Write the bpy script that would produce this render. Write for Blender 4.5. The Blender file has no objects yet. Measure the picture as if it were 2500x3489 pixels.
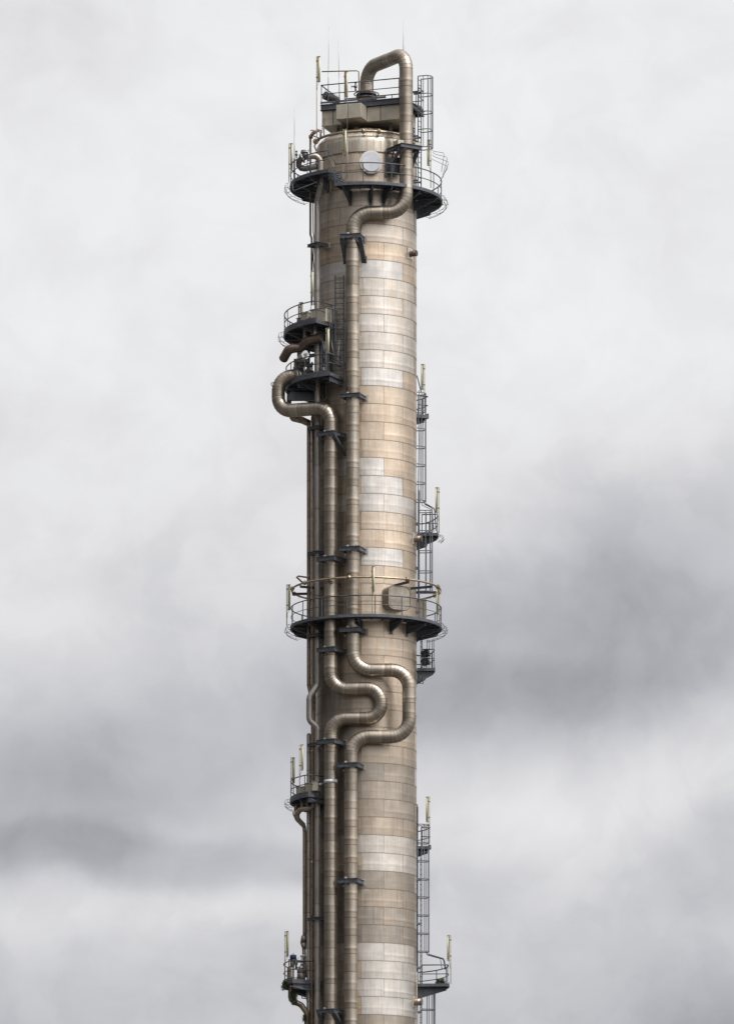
import bpy, math, random
from mathutils import Vector, Matrix
random.seed(7)
R_ = math.radians
FPX, D, CZ, HY, CX = 19580.0, 337.6, 1.7, 5522.0, 1250.0
scene = bpy.context.scene
# ------------------------------------------------------------------ camera
cam = bpy.data.cameras.new('camera'); camo = bpy.data.objects.new('camera', cam)
scene.collection.objects.link(camo); scene.camera = camo
camo.location = (0, -D, CZ); camo.rotation_euler = (math.pi/2, 0, 0)
cam.sensor_fit = 'VERTICAL'; cam.sensor_height = 24; cam.sensor_width = 24
cam.lens = FPX/3489*24; cam.shift_y = (HY-1744.5)/3489; cam.clip_end = 20000; cam.clip_start = 1
# ------------------------------------------------------------------ world
SUN = Vector((1.0, -0.95, 1.95)).normalized()
w = bpy.data.worlds.new('World'); scene.world = w; w.use_nodes = True
nt = w.node_tree; N = nt.nodes; L = nt.links; N.clear()
def nd(nt, t, **k):
    n = nt.nodes.new(t)
    for a, b in k.items(): setattr(n, a, b)
    return n
def mth(nt, op, a, b=None, c=None, clamp=False):
    n = nt.nodes.new('ShaderNodeMath'); n.operation = op; n.use_clamp = clamp
    for i, v in enumerate((a, b, c)):
        if v is None: continue
        if isinstance(v, (int, float)): n.inputs[i].default_value = v
        else: nt.links.new(v, n.inputs[i])
    return n.outputs[0]
def vmth(nt, op, a, b=None):
    n = nt.nodes.new('ShaderNodeVectorMath'); n.operation = op
    for i, v in enumerate((a, b)):
        if v is None: continue
        if isinstance(v, (tuple, list)): n.inputs[i].default_value = v
        else: nt.links.new(v, n.inputs[i])
    return n
def ramp(nt, fac, stops, interp='LINEAR'):
    n = nt.nodes.new('ShaderNodeValToRGB'); e = n.color_ramp.elements; n.color_ramp.interpolation = interp
    while len(e) < len(stops): e.new(0.5)
    for el, (p, c) in zip(e, stops):
        el.position = p; el.color = (c[0], c[1], c[2], 1) if isinstance(c, (tuple, list)) else (c, c, c, 1)
    nt.links.new(fac, n.inputs[0]); return n.outputs[0]
def mixc(nt, fac, a, b, mode='MIX'):
    n = nt.nodes.new('ShaderNodeMix'); n.data_type = 'RGBA'; n.blend_type = mode
    if isinstance(fac, (int, float)): n.inputs[0].default_value = fac
    else: nt.links.new(fac, n.inputs[0])
    for i, v in ((6, a), (7, b)):
        if isinstance(v, (tuple, list)): n.inputs[i].default_value = (v[0], v[1], v[2], 1)
        else: nt.links.new(v, n.inputs[i])
    return n.outputs[2]
def noise(nt, vec, scale, detail=4, rough=.5, dist=0, out=0):
    n = nt.nodes.new('ShaderNodeTexNoise'); n.inputs['Scale'].default_value = scale
    n.inputs['Detail'].default_value = detail; n.inputs['Roughness'].default_value = rough
    n.inputs['Distortion'].default_value = dist
    if vec is not None: nt.links.new(vec, n.inputs['Vector'])
    return n.outputs[out]
tc = nd(nt, 'ShaderNodeTexCoord')
sep = nd(nt, 'ShaderNodeSeparateXYZ'); L.new(tc.outputs['Generated'], sep.inputs[0])
X, Y, Z = sep.outputs
ysafe = mth(nt, 'MAXIMUM', Y, 0.05)
# cloud coordinates: slopes of the view ray, in thousands of focal units (a small patch of the sky above the northern horizon)
K = FPX/1000
U = mth(nt, 'MULTIPLY', mth(nt, 'DIVIDE', X, ysafe), K)
V = mth(nt, 'MULTIPLY', mth(nt, 'DIVIDE', Z, ysafe), K)
comb = nd(nt, 'ShaderNodeCombineXYZ'); L.new(U, comb.inputs[0]); L.new(V, comb.inputs[1])
UV = comb.outputs[0]
wn = noise(nt, UV, 1.1, 9, .5, 0, 1)
wv = vmth(nt, 'SUBTRACT', wn, (.5, .5, .5)).outputs[0]
wsc = vmth(nt, 'MULTIPLY', wv, (.8, .42, 0)).outputs[0]
WUV = vmth(nt, 'ADD', UV, wsc).outputs[0]
# (px, py, rx, ry, tilt deg, amplitude)
BLOBS = [(1850, 2230, 900, 320, 9, -.135, 2), (2400, 1980, 700, 420, 12, -.08, 2), (1650, 2420, 650, 130, 5, -.055, 2), (2300, 1720, 800, 260, 14, -.045, 1),
         (350, 2590, 900, 220, 4, -.105, 1), (560, 2890, 950, 110, -3, -.105, 2), (-50, 2780, 650, 260, 0, -.085, 2), (500, 2400, 850, 260, 6, -.045, 1),
         (560, 3100, 600, 110, 0, .05, 1), (1900, 2720, 700, 130, 10, .06, 1), (1750, 2900, 260, 150, 30, .02, 1), (2480, 2880, 330, 190, 20, -.075, 2),
         (2600, 3550, 520, 480, 0, -.14, 1), (1500, 3420, 1500, 200, 0, -.03, 1), (50, 3480, 520, 200, 0, -.05, 1), (100, 1950, 330, 420, 0, .035, 1), (1500, 700, 700, 700, 0, .015, 1),
         (60, 80, 420, 240, 0, -.06, 1), (1000, 2560, 260, 90, 14, .05, 1), (1620, 3000, 220, 120, 10, -.03, 2), (1640, 2820, 110, 90, 40, -.025, 2)]
acc = None
for (bx_, by_, rx, ry, tl, am, pw) in BLOBS:
    c = vmth(nt, 'SUBTRACT', WUV, ((bx_-CX)/1000, (HY-by_)/1000, 0)).outputs[0]
    rot = nd(nt, 'ShaderNodeVectorRotate'); rot.rotation_type = 'Z_AXIS'; L.new(c, rot.inputs['Vector']); rot.inputs['Angle'].default_value = -R_(tl)
    s = vmth(nt, 'MULTIPLY', rot.outputs[0], (1000/rx, 1000/ry, 0)).outputs[0]
    q = vmth(nt, 'DOT_PRODUCT', s, s).outputs['Value']
    if pw == 2: q = mth(nt, 'MULTIPLY', q, q)
    g = mth(nt, 'MULTIPLY', mth(nt, 'EXPONENT', mth(nt, 'MULTIPLY', q, -1.0)), am*.88)
    acc = g if acc is None else mth(nt, 'ADD', acc, g)
n1 = mth(nt, 'MULTIPLY', mth(nt, 'SUBTRACT', noise(nt, UV, 1.3, 6, .5, .3), .5), .09)
billow = ramp(nt, noise(nt, WUV, 2.0, 8, .5, 0), [(.38, 0), (.47, .55), (.53, .8), (.62, 1)])
n2 = mth(nt, 'MULTIPLY', mth(nt, 'SUBTRACT', billow, .6), .034)
bil2 = ramp(nt, noise(nt, WUV, 5, 9, .55, 0), [(.42, 0), (.56, 1)])
n3 = mth(nt, 'MULTIPLY', mth(nt, 'SUBTRACT', bil2, .5), .018)
base = mth(nt, 'MULTIPLY', ramp(nt, mth(nt, 'DIVIDE', V, 6.0), [(.33, .80), (.43, .845), (.52, .845), (.62, .885), (.72, .94), (1, .955)]), 1.0)
val = mth(nt, 'ADD', mth(nt, 'ADD', mth(nt, 'ADD', acc, n1), mth(nt, 'ADD', n2, n3)), base, None, True)
patch = ramp(nt, val, [(0, (.0, .0, .0)), (.50, (.208, .209, .227)), (.65, (.374, .377, .408)), (.80, (.604, .603, .632)), (.90, (.79, .786, .80)), (1, (.92, .925, .925))])
# the rest of the overcast: brighter towards the zenith and around the veiled sun
gen = tc.outputs['Generated']
dotS = vmth(nt, 'DOT_PRODUCT', gen, tuple(SUN)).outputs['Value']
glow = mth(nt, 'MULTIPLY', mth(nt, 'POWER', mth(nt, 'MAXIMUM', dotS, 0), 3), 2.05)
elev = mth(nt, 'MULTIPLY', mth(nt, 'MAXIMUM', Z, 0), .95)
gn = mth(nt, 'MULTIPLY', mth(nt, 'SUBTRACT', noise(nt, gen, 3.0, 5, .5), .5), .5)
allb = mth(nt, 'ADD', mth(nt, 'ADD', mth(nt, 'ADD', elev, glow), gn), .13)
allb = mth(nt, 'MULTIPLY', allb, mth(nt, 'ADD', mth(nt, 'MULTIPLY', X, .50), .88))  # sky dimmed to the left, added to darken the tower's left flank
over = mixc(nt, 1, (1.0, 1.0, 1.02), allb, 'MULTIPLY')
far = nd(nt, 'ShaderNodeMapRange'); far.interpolation_type = 'SMOOTHSTEP'
far.inputs['From Min'].default_value = .95; far.inputs['From Max'].default_value = .80
L.new(vmth(nt, 'DOT_PRODUCT', gen, tuple(Vector((0, 1, .19)).normalized())).outputs['Value'], far.inputs['Value'])
cl = mixc(nt, far.outputs[0], patch, over)
sky = nd(nt, 'ShaderNodeTexSky'); sky.sky_type = 'NISHITA'; sky.sun_disc = False
sky.sun_elevation = math.asin(SUN.z); sky.sun_rotation = math.atan2(SUN.x, SUN.y)
bgS = nd(nt, 'ShaderNodeBackground'); L.new(sky.outputs[0], bgS.inputs[0]); bgS.inputs[1].default_value = .06
bgC = nd(nt, 'ShaderNodeBackground'); L.new(cl, bgC.inputs[0]); bgC.inputs[1].default_value = 1.0
mx = nd(nt, 'ShaderNodeMixShader'); mx.inputs[0].default_value = .96
L.new(bgS.outputs[0], mx.inputs[1]); L.new(bgC.outputs[0], mx.inputs[2])
ow = nd(nt, 'ShaderNodeOutputWorld'); L.new(mx.outputs[0], ow.inputs[0])
w.cycles.sampling_method = 'MANUAL'; w.cycles.sample_map_resolution = 1024
# ------------------------------------------------------------------ sun, exposure
sl = bpy.data.lights.new('sun', 'SUN'); sl.energy = 2.15; sl.angle = R_(4); sl.color = (1, .975, .94)
so = bpy.data.objects.new('sun', sl); scene.collection.objects.link(so)
so.rotation_euler = SUN.to_track_quat('Z', 'Y').to_euler(); so.location = (60, -60, 150)
scene.view_settings.view_transform = 'Standard'; scene.view_settings.look = 'None'
scene.view_settings.exposure = 0; scene.view_settings.gamma = 1
scene.cycles.use_denoising = True
scene.render.filter_size = 1.2 if hasattr(scene.render, 'filter_size') else 1
scene.cycles.max_bounces = 6

# ------------------------------------------------------------------ materials
def newmat(name):
    m = bpy.data.materials.new(name); m.use_nodes = True
    nt = m.node_tree; b = nt.nodes['Principled BSDF']; return m, nt, b
def simple(name, col, rough=.5, metal=0, var=.25, scale=6, rust=0, bump=.0):
    m, nt, b = newmat(name)
    t = nd(nt, 'ShaderNodeTexCoord'); ob = t.outputs['Object']
    n = noise(nt, ob, scale, 6, .6)
    lo = tuple(c*(1-var) for c in col); hi = tuple(min(1, c*(1+var)) for c in col)
    c = ramp(nt, n, [(.3, lo), (.7, hi)])
    if rust:
        r = noise(nt, ob, scale*.6, 8, .7); r = ramp(nt, r, [(.62-rust*.25, 0), (.70-rust*.2, 1)])
        c = mixc(nt, r, c, (.16, .075, .04))
    nt.links.new(c, b.inputs['Base Color'])
    rr = ramp(nt, n, [(.2, rough*.8), (.8, min(1, rough*1.2))]); nt.links.new(rr, b.inputs['Roughness'])
    b.inputs['Metallic'].default_value = metal
    return m
def clad(name, cols, rough=.42, metal=.7, bands=0.3, streak=.35, soot_shade=0):
    """sheet metal cladding. UV layer 0 = metres round / along, layer 1 = (fraction of the sheet, random), layer 2 = (tone, unused)"""
    m, nt, b = newmat(name)
    uv = nd(nt, 'ShaderNodeUVMap'); uv.uv_map = 'UV'; sg = nd(nt, 'ShaderNodeUVMap'); sg.uv_map = 'Seg'; tn = nd(nt, 'ShaderNodeUVMap'); tn.uv_map = 'Tone'
    ss = nd(nt, 'ShaderNodeSeparateXYZ'); nt.links.new(sg.outputs[0], ss.inputs[0])
    ts = nd(nt, 'ShaderNodeSeparateXYZ'); nt.links.new(tn.outputs[0], ts.inputs[0])
    frac, rnd = ss.outputs[0], ss.outputs[1]; tone = ts.outputs[0]
    c = ramp(nt, tone, [(i/(len(cols)-1), cc) for i, cc in enumerate(cols)])
    # slow blotches
    big = noise(nt, uv.outputs[0], .9, 5, .55)
    c = mixc(nt, 1, c, ramp(nt, big, [(.3, .84), (.7, 1.14)]), 'MULTIPLY')
    # vertical rain streaks
    st = vmth(nt, 'MULTIPLY', uv.outputs[0], (9, .45, 1)).outputs[0]
    sn = noise(nt, st, 1, 5, .65)
    c = mixc(nt, streak, c, mixc(nt, 1, c, ramp(nt, sn, [(.32, (.70, .66, .62)), (.52, (1, 1, 1)), (.72, (1.22, 1.22, 1.24))]), 'MULTIPLY'))
    st2 = vmth(nt, 'MULTIPLY', uv.outputs[0], (2.2, .25, 1)).outputs[0]
    sn2 = noise(nt, st2, 1, 4, .6)
    c = mixc(nt, streak*.8, c, mixc(nt, 1, c, ramp(nt, sn2, [(.35, (1.02, .86, .72)), (.6, (1, 1, 1))]), 'MULTIPLY'))
    # pale wash mark part-way up each sheet, browner right under it
    wob = mth(nt, 'MULTIPLY', mth(nt, 'SUBTRACT', noise(nt, uv.outputs[0], 1.6, 4, .6), .5), .12)
    ff = mth(nt, 'ADD', mth(nt, 'ADD', frac, wob), mth(nt, 'MULTIPLY', mth(nt, 'SUBTRACT', rnd, .5), .16))
    wash = ramp(nt, ff, [(.0, (.93, .90, .87)), (.22, (.96, .94, .92)), (.34, (.70, .64, .60)), (.43, (1.45, 1.43, 1.40)), (.54, (1.12, 1.11, 1.09)), (.75, (1, 1, 1)), (1, (1.0, .97, .92))])
    bf = mth(nt, 'MULTIPLY', mth(nt, 'ADD', mth(nt, 'MULTIPLY', rnd, .9), .25), bands, None, True)
    c = mixc(nt, bf, c, mixc(nt, 1, c, wash, 'MULTIPLY'))
    # pale lime drips hanging from the upper seam of a sheet
    dn = noise(nt, vmth(nt, 'MULTIPLY', uv.outputs[0], (5.5, .35, 1)).outputs[0], 1, 3, .6)
    dm = mth(nt, 'MULTIPLY', ramp(nt, dn, [(.58, 0), (.68, 1)]), ramp(nt, frac, [(.35, 0), (.98, 1)]))
    c = mixc(nt, mth(nt, 'MULTIPLY', dm, .30), c, (.80, .77, .72))
    dk = noise(nt, vmth(nt, 'MULTIPLY', uv.outputs[0], (3.3, .22, 1)).outputs[0], 1, 4, .65)
    c = mixc(nt, mth(nt, 'MULTIPLY', ramp(nt, dk, [(.60, 0), (.72, 1)]), .28), c, (.16, .125, .10))
    if soot_shade:    # soot runs plus painted pipe shade on the left flank (u = metres round the tower)
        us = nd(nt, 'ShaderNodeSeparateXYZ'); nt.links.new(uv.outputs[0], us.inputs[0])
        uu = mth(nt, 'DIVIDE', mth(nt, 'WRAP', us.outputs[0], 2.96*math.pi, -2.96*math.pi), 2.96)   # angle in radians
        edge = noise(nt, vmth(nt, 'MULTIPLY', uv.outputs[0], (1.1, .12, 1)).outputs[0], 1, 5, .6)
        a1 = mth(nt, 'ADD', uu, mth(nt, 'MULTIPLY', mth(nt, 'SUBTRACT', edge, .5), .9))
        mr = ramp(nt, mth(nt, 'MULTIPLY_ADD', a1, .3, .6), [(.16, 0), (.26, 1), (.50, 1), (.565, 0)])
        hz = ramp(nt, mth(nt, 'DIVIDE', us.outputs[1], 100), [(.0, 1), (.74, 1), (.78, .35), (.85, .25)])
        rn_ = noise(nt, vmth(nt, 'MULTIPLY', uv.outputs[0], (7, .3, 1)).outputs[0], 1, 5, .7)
        c = mixc(nt, mth(nt, 'MULTIPLY', mth(nt, 'MULTIPLY', mr, hz), ramp(nt, rn_, [(.3, soot_shade), (.65, soot_shade*.45)])), c, (.085, .08, .078))
    # per-sheet variation and grain
    c = mixc(nt, 1, c, ramp(nt, rnd, [(0, .96), (1, 1.04)]), 'MULTIPLY')
    gr = noise(nt, uv.outputs[0], 22, 4, .7)
    c = mixc(nt, 1, c, ramp(nt, gr, [(.3, .95), (.7, 1.05)]), 'MULTIPLY')
    # dirt gathered along the sheet edges
    ed = mth(nt, 'ABSOLUTE', mth(nt, 'SUBTRACT', frac, .5))
    c = mixc(nt, mth(nt, 'MULTIPLY', ramp(nt, ed, [(.44, 0), (.5, 1)]), .22), c, (.13, .09, .065))
    nt.links.new(c, b.inputs['Base Color'])
    b.inputs['Metallic'].default_value = metal
    rr = ramp(nt, mth(nt, 'ADD', mth(nt, 'MULTIPLY', sn, .5), mth(nt, 'MULTIPLY', gr, .5)), [(.3, rough*.85), (.7, rough*1.2)])
    nt.links.new(rr, b.inputs['Roughness'])
    bp = nd(nt, 'ShaderNodeBump'); bp.inputs['Strength'].default_value = .22; bp.inputs['Distance'].default_value = .03
    dents = noise(nt, vmth(nt, 'MULTIPLY', uv.outputs[0], (1.3, 2.2, 1)).outputs[0], 1.5, 3, .5); nt.links.new(dents, bp.inputs['Height'])
    nt.links.new(bp.outputs[0], b.inputs['Normal'])
    return m
BROWN, TAN, SILV, GREY = (.345, .312, .272), (.60, .495, .385), (.64, .62, .59), (.42, .41, .40)
M = {}
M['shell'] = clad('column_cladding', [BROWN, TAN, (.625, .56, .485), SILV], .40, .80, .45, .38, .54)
M['pipe'] = clad('pipe_cladding', [(.27, .24, .205), (.39, .35, .295), (.50, .46, .40)], .34, .88, 1.0, .5)
M['dull'] = clad('dull_pipe_cladding', [(.27, .235, .20), (.36, .32, .28), (.42, .38, .34)], .42, .7, .5, .6)
M['brownpipe'] = clad('brown_pipe_cladding', [(.17, .125, .105), (.24, .185, .155), (.32, .255, .21)], .38, .8, .3, .6)
M['galv'] = clad('grey_pipe_metal', [(.27, .255, .235), (.35, .335, .315), (.43, .42, .405)], .40, .6, .15, .8)
M['head'] = clad('head_cladding', [(.42, .37, .30), (.56, .50, .42), (.64, .59, .51)], .33, .8, .4, .5)
M['seam'] = simple('seam_sealant', (.10, .07, .055), .75)
M['lap'] = simple('brown_sheet_lap_seam', (.21, .165, .125), .6)  # brown strips along the sheet joints
M['seamlite'] = simple('bright_lap_seam', (.60, .57, .50), .4, .5)
M['steel'] = simple('blue_grey_painted_steel', (.074, .082, .098), .48, .15, .35, 5, .12)
M['steel2'] = simple('worn_grey_painted_steel', (.085, .093, .108), .5, .15, .35, 5, .10)
M['grate'] = simple('deck_plate_paint', (.15, .16, .185), .6, .1, .3, 3)
M['railm'] = simple('grey_handrail_paint', (.065, .07, .08), .45, .3, .3, 4, .05)
M['galvs'] = simple('galvanised_ladder_steel', (.135, .14, .155), .45, .45, .25, 5, .03)
M['rusty'] = simple('rusty_pipe', (.22, .15, .125), .65, .25, .35, 7, .5)
M['beige'] = simple('beige_painted_pole', (.45, .39, .30), .55, .1, .2, 6, .25)
M['brass'] = simple('bronze_coloured_ring_pipe', (.38, .30, .21), .36, .75, .3, 5, .15)
M['olive'] = simple('olive_lamp_housing', (.26, .24, .15), .55, .1, .25, 8)
M['diff'] = simple('yellowed_lamp_diffuser', (.55, .52, .36), .35, 0, .12, 5)
M['white'] = simple('pale_grey_cover', (.55, .56, .58), .42, .4, .1, 2)
M['lug'] = simple('pale_sheet_lug', (.62, .58, .53), .4, .5, .2, 5)
M['tanbox'] = simple('tan_sheet_casing', (.45, .41, .335), .45, .35, .16, 1.5)
M['hood'] = simple('stained_hood_sheet', (.33, .29, .24), .42, .8, .22, 2.5)
M['valve'] = simple('dirty_valve_metal', (.15, .14, .13), .42, .6, .45, 8, .15)
M['valvel'] = simple('bright_valve_metal', (.42, .42, .42), .34, .7, .35, 8)
M['cable'] = simple('grey_cable', (.11, .11, .12), .6)
M['black'] = simple('black_lamp_casing', (.012, .012, .014), .5)
M['blue'] = simple('dark_blue_motor_paint', (.008, .014, .06), .7)
M['rod'] = simple('grey_rod_metal', (.38, .37, .36), .4, .5)
M['ochre'] = simple('ochre_flange_paint', (.30, .19, .06), .6, 0, .3, 8)
def mk_leaf():
    m, nt, b = newmat('dark_green_leaf')
    oi = nd(nt, 'ShaderNodeTexCoord'); n = noise(nt, oi.outputs['Object'], 9, 3)
    nt.links.new(ramp(nt, n, [(.3, (.022, .035, .012)), (.7, (.085, .115, .035))]), b.inputs['Base Color']); b.inputs['Roughness'].default_value = .6
    return m
M['leaf'] = mk_leaf()
def mk_ground():
    m, nt, b = newmat('gravel_yard')
    t = nd(nt, 'ShaderNodeTexCoord'); n = noise(nt, t.outputs['Object'], .02, 10, .6); n2 = noise(nt, t.outputs['Object'], 3, 6, .7)
    c = ramp(nt, n, [(.35, (.055, .052, .045)), (.65, (.10, .095, .085))]); c = mixc(nt, 1, c, ramp(nt, n2, [(.3, .8), (.7, 1.2)]), 'MULTIPLY')
    nt.links.new(c, b.inputs['Base Color']); b.inputs['Roughness'].default_value = .9
    return m
M['ground'] = mk_ground()
# ------------------------------------------------------------------ mesh helpers
AX = (1247-CX)/58.0
RC = 2.96
def P(px, py, d):
    s = (D-d)/FPX
    return Vector(((px-CX)*s, -d, CZ+(HY-py)*s))
def zp(py): return CZ+(HY-py)*D/FPX
def pol(th, r, z):
    return Vector((AX+r*math.sin(R_(th)), -r*math.cos(R_(th)), z))
def er(th): return Vector((math.sin(R_(th)), -math.cos(R_(th)), 0))
def et(th): return Vector((math.cos(R_(th)), math.sin(R_(th)), 0))
UPV = Vector((0, 0, 1))
class MB:
    def __init__(s): s.v = []; s.f = []; s.m = []; s.uv = {}; s.sm = []
    def face(s, idx, mat=0, smooth=False, uvs=None):
        if uvs: s.uv[len(s.f)] = uvs
        s.f.append(tuple(idx)); s.m.append(mat); s.sm.append(smooth)
    def box(s, c, ax, ay, az, hx, hy, hz, mat=0):
        b = len(s.v); ax, ay, az = ax*hx, ay*hy, az*hz
        for k in (-1, 1):
            for j in (-1, 1):
                for i in (-1, 1): s.v.append(c+ax*i+ay*j+az*k)
        fl = [(0, 2, 3, 1), (4, 5, 7, 6), (0, 1, 5, 4), (2, 6, 7, 3), (0, 4, 6, 2), (1, 3, 7, 5)]
        flip = ax.cross(ay).dot(az) < 0
        for q in fl: s.face([b+i for i in (q[::-1] if flip else q)], mat)
        return s
    def beam(s, p0, p1, wd, ht, mat=0, up=UPV):
        d = p1-p0; l = d.length
        if l < 1e-5: return s
        d = d/l
        if abs(d.dot(up)) > .98: up = Vector((0, 1, 0))
        sd = d.cross(up).normalized(); u = sd.cross(d)
        return s.box((p0+p1)/2, d, sd, u, l/2, wd/2, ht/2, mat)
    def ibeam(s, p0, p1, wd, ht, t=.018, mat=0):
        u = Vector((0, 0, 1)); o = u*(ht/2-t/2)
        s.beam(p0+o, p1+o, wd, t, mat); s.beam(p0-o, p1-o, wd, t, mat); s.beam(p0, p1, t, ht-2*t-.002, mat)
        return s
    def tube(s, pts, r, n=10, mat=0, caps=True, closed=False, r2=None):
        pts = [Vector(p) for p in pts]; m = len(pts)
        T = []
        for i in range(m):
            a = pts[i-1] if (i > 0 or closed) else pts[i]; c = pts[(i+1) % m] if (i < m-1 or closed) else pts[i]
            T.append((c-a).normalized())
        up = UPV if abs(T[0].z) < .9 else Vector((1, 0, 0))
        u = (up-T[0]*up.dot(T[0])).normalized(); b = len(s.v)
        for i in range(m):
            u = (u-T[i]*u.dot(T[i])).normalized(); q = T[i].cross(u)
            rr = r if r2 is None else r+(r2-r)*i/(m-1)
            for k in range(n):
                a = 2*math.pi*k/n; s.v.append(pts[i]+(u*math.cos(a)+q*math.sin(a))*rr)
        for i in range(m if closed else m-1):
            j = (i+1) % m
            for k in range(n):
                k2 = (k+1) % n; s.face((b+i*n+k, b+i*n+k2, b+j*n+k2, b+j*n+k), mat, True)
        if caps and not closed:
            s.face([b+k for k in range(n)][::-1], mat); s.face([b+(m-1)*n+k for k in range(n)], mat)
        return s
    def cyl(s, p0, p1, r, n=20, mat=0, r2=None): return s.tube([p0, p1], r, n, mat, True, False, r2)
    def build(s, name, mats, parent=None, bevel=0):
        me = bpy.data.meshes.new(name)
        off = Vector((0, 0, 0)); p = parent
        while p is not None: off += p.location; p = p.parent
        me.from_pydata([tuple(x-off) for x in s.v], [], s.f)
        if not isinstance(mats, (list, tuple)): mats = [mats]
        for mm in mats: me.materials.append(M[mm])
        me.polygons.foreach_set('material_index', s.m); me.polygons.foreach_set('use_smooth', s.sm)
        if s.uv:
            ls = [me.uv_layers.new(name=q) for q in ('UV', 'Seg', 'Tone')]
            for fi, u in s.uv.items():
                pl = me.polygons[fi]
                for k, li in enumerate(pl.loop_indices):
                    for a in range(3): ls[a].data[li].uv = u[k][a]
        me.update()
        o = bpy.data.objects.new(name, me); scene.collection.objects.link(o)
        if parent is not None: o.parent = parent
        if bevel:
            bv = o.modifiers.new('Bevel', 'BEVEL'); bv.width = bevel; bv.segments = 2; bv.limit_method = 'ANGLE'
        return o
LABELS = []
def tag(o, label, cat, group=None):
    o['label'] = label; o['category'] = cat
    if group: o['group'] = group
    LABELS.append(label); return o
def thing(name, label, cat, loc, group=None):
    o = bpy.data.objects.new(name, None); o.empty_display_size = .3; scene.collection.objects.link(o); o.location = loc
    return tag(o, label, cat, group)

def fillet(pts, Rs):
    """-> list of joint points; kinds: list per interval 's' straight / 'g' gore"""
    out = [Vector(pts[0])]; kinds = []
    for i in range(1, len(pts)-1):
        a, p, c = Vector(pts[i-1]), Vector(pts[i]), Vector(pts[i+1])
        R = Rs[i-1] if isinstance(Rs, (list, tuple)) else Rs
        d1 = (p-a).normalized(); d2 = (c-p).normalized(); ang = d1.angle(d2)
        if ang < .02 or R <= 0: out.append(p); kinds.append('s'); continue
        t = R*math.tan(ang/2)
        s0 = p-d1*t; nrm = (d2-d1*d2.dot(d1)).normalized(); cen = s0+nrm*R
        n = max(2, int(round(math.degrees(ang)/11.25)))
        out.append(s0); kinds.append('s')
        for k in range(1, n+1):
            a_ = ang*k/n; out.append(cen+(-nrm*math.cos(a_)+d1*math.sin(a_))*R); kinds.append('g')
    out.append(Vector(pts[-1])); kinds.append('s')
    return out, kinds
def pipe_mb(pts, Rs, r, seam=1.046, n=28, sw=.026, sh=.006, anchor=None, caps=True, tone=.5, lens=True, seams=True, gseams=True):
    jp, kd = fillet(pts, Rs)
    J = [jp[0]]; KD = []
    for i, k in enumerate(kd):
        a, b = jp[i], jp[i+1]; ln = (b-a).length
        if k == 's' and seam and ln > seam*1.25:
            m = int(round(ln/seam))
            if m > 1:
                for q in range(1, m): J.append(a+(b-a)*q/m); KD.append('s')
        J.append(b); KD.append(k)
    mb = MB(); m = len(J); T = []
    for i in range(m):
        a = J[i-1] if i else J[i]; c = J[i+1] if i < m-1 else J[i]
        if i and i < m-1: T.append(((J[i]-a).normalized()+(c-J[i]).normalized()).normalized())
        else: T.append((c-a).normalized())
    ref = Vector((0, -1, 0)); u = (ref-T[0]*ref.dot(T[0]))
    if u.length < .1: u = Vector((1, 0, 0))-T[0]*T[0].x
    u.normalize(); F = []
    for i in range(m):
        u = (u-T[i]*u.dot(T[i])).normalized(); F.append((u.copy(), T[i].cross(u)))
    def ring(c, fr, rr): return [c+(fr[0]*math.cos(2*math.pi*k/n)+fr[1]*math.sin(2*math.pi*k/n))*rr for k in range(n)]
    dist = 0; per = 2*math.pi*r
    for i in range(m-1):
        ln = (J[i+1]-J[i]).length; rn = random.random(); tt = max(0, min(1, tone+random.uniform(-.25, .25)))
        b = len(mb.v); mb.v += ring(J[i], F[i], r)+ring(J[i+1], F[i+1], r)
        flip = (J[i+1]-J[i]).z < 0
        for k in range(n):
            k2 = (k+1) % n; u0, u1 = per*k/n, per*(k+1)/n
            f0, f1 = (1, 0) if flip else (0, 1)
            if KD[i] == 'g': f0 = f1 = .8
            mb.face((b+k, b+k2, b+n+k2, b+n+k), 0, True,
                    [((u0, dist), (f0, rn), (tt, 0)), ((u1, dist), (f0, rn), (tt, 0)), ((u1, dist+ln), (f1, rn), (tt, 0)), ((u0, dist+ln), (f1, rn), (tt, 0))])
        dist += ln
        if lens and (KD[i] == 'g' or i % 3 == 0):      # longitudinal lap seam
            kk = 0 if KD[i] == 'g' else random.choice([-3, 2, 4])
            a0 = 2*math.pi*kk/n+.1; w_ = .009/r
            q = []
            for (c, fr) in ((J[i], F[i]), (J[i+1], F[i+1])):
                for a_ in (a0-w_/2, a0+w_/2): q.append(c+(fr[0]*math.cos(a_)+fr[1]*math.sin(a_))*(r+.003))
            bb = len(mb.v); mb.v += q; mb.face((bb, bb+1, bb+3, bb+2), 1)
    if seams:
        for i in range(1, m-1):
            if not gseams and 'g' in (KD[i-1], KD[i]): continue
            b = len(mb.v); gg = 'g' in (KD[i-1], KD[i]); t = T[i]*(sw*(.85 if gg else 1.0)/2); sh = .005 if gg else .007
            mb.v += ring(J[i]-t, F[i], r-.002)+ring(J[i]-t*.6, F[i], r+sh)+ring(J[i]+t*.6, F[i], r+sh)+ring(J[i]+t, F[i], r-.002)
            for q in range(3):
                for k in range(n):
                    k2 = (k+1) % n; mb.face((b+q*n+k, b+q*n+k2, b+(q+1)*n+k2, b+(q+1)*n+k), 1, True)
    if caps:
        for i, rv in ((0, True), (m-1, False)):
            b = len(mb.v); mb.v += ring(J[i], F[i], r); ids = [b+k for k in range(n)]; mb.face(ids[::-1] if rv else ids, 0)
    return mb
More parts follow.
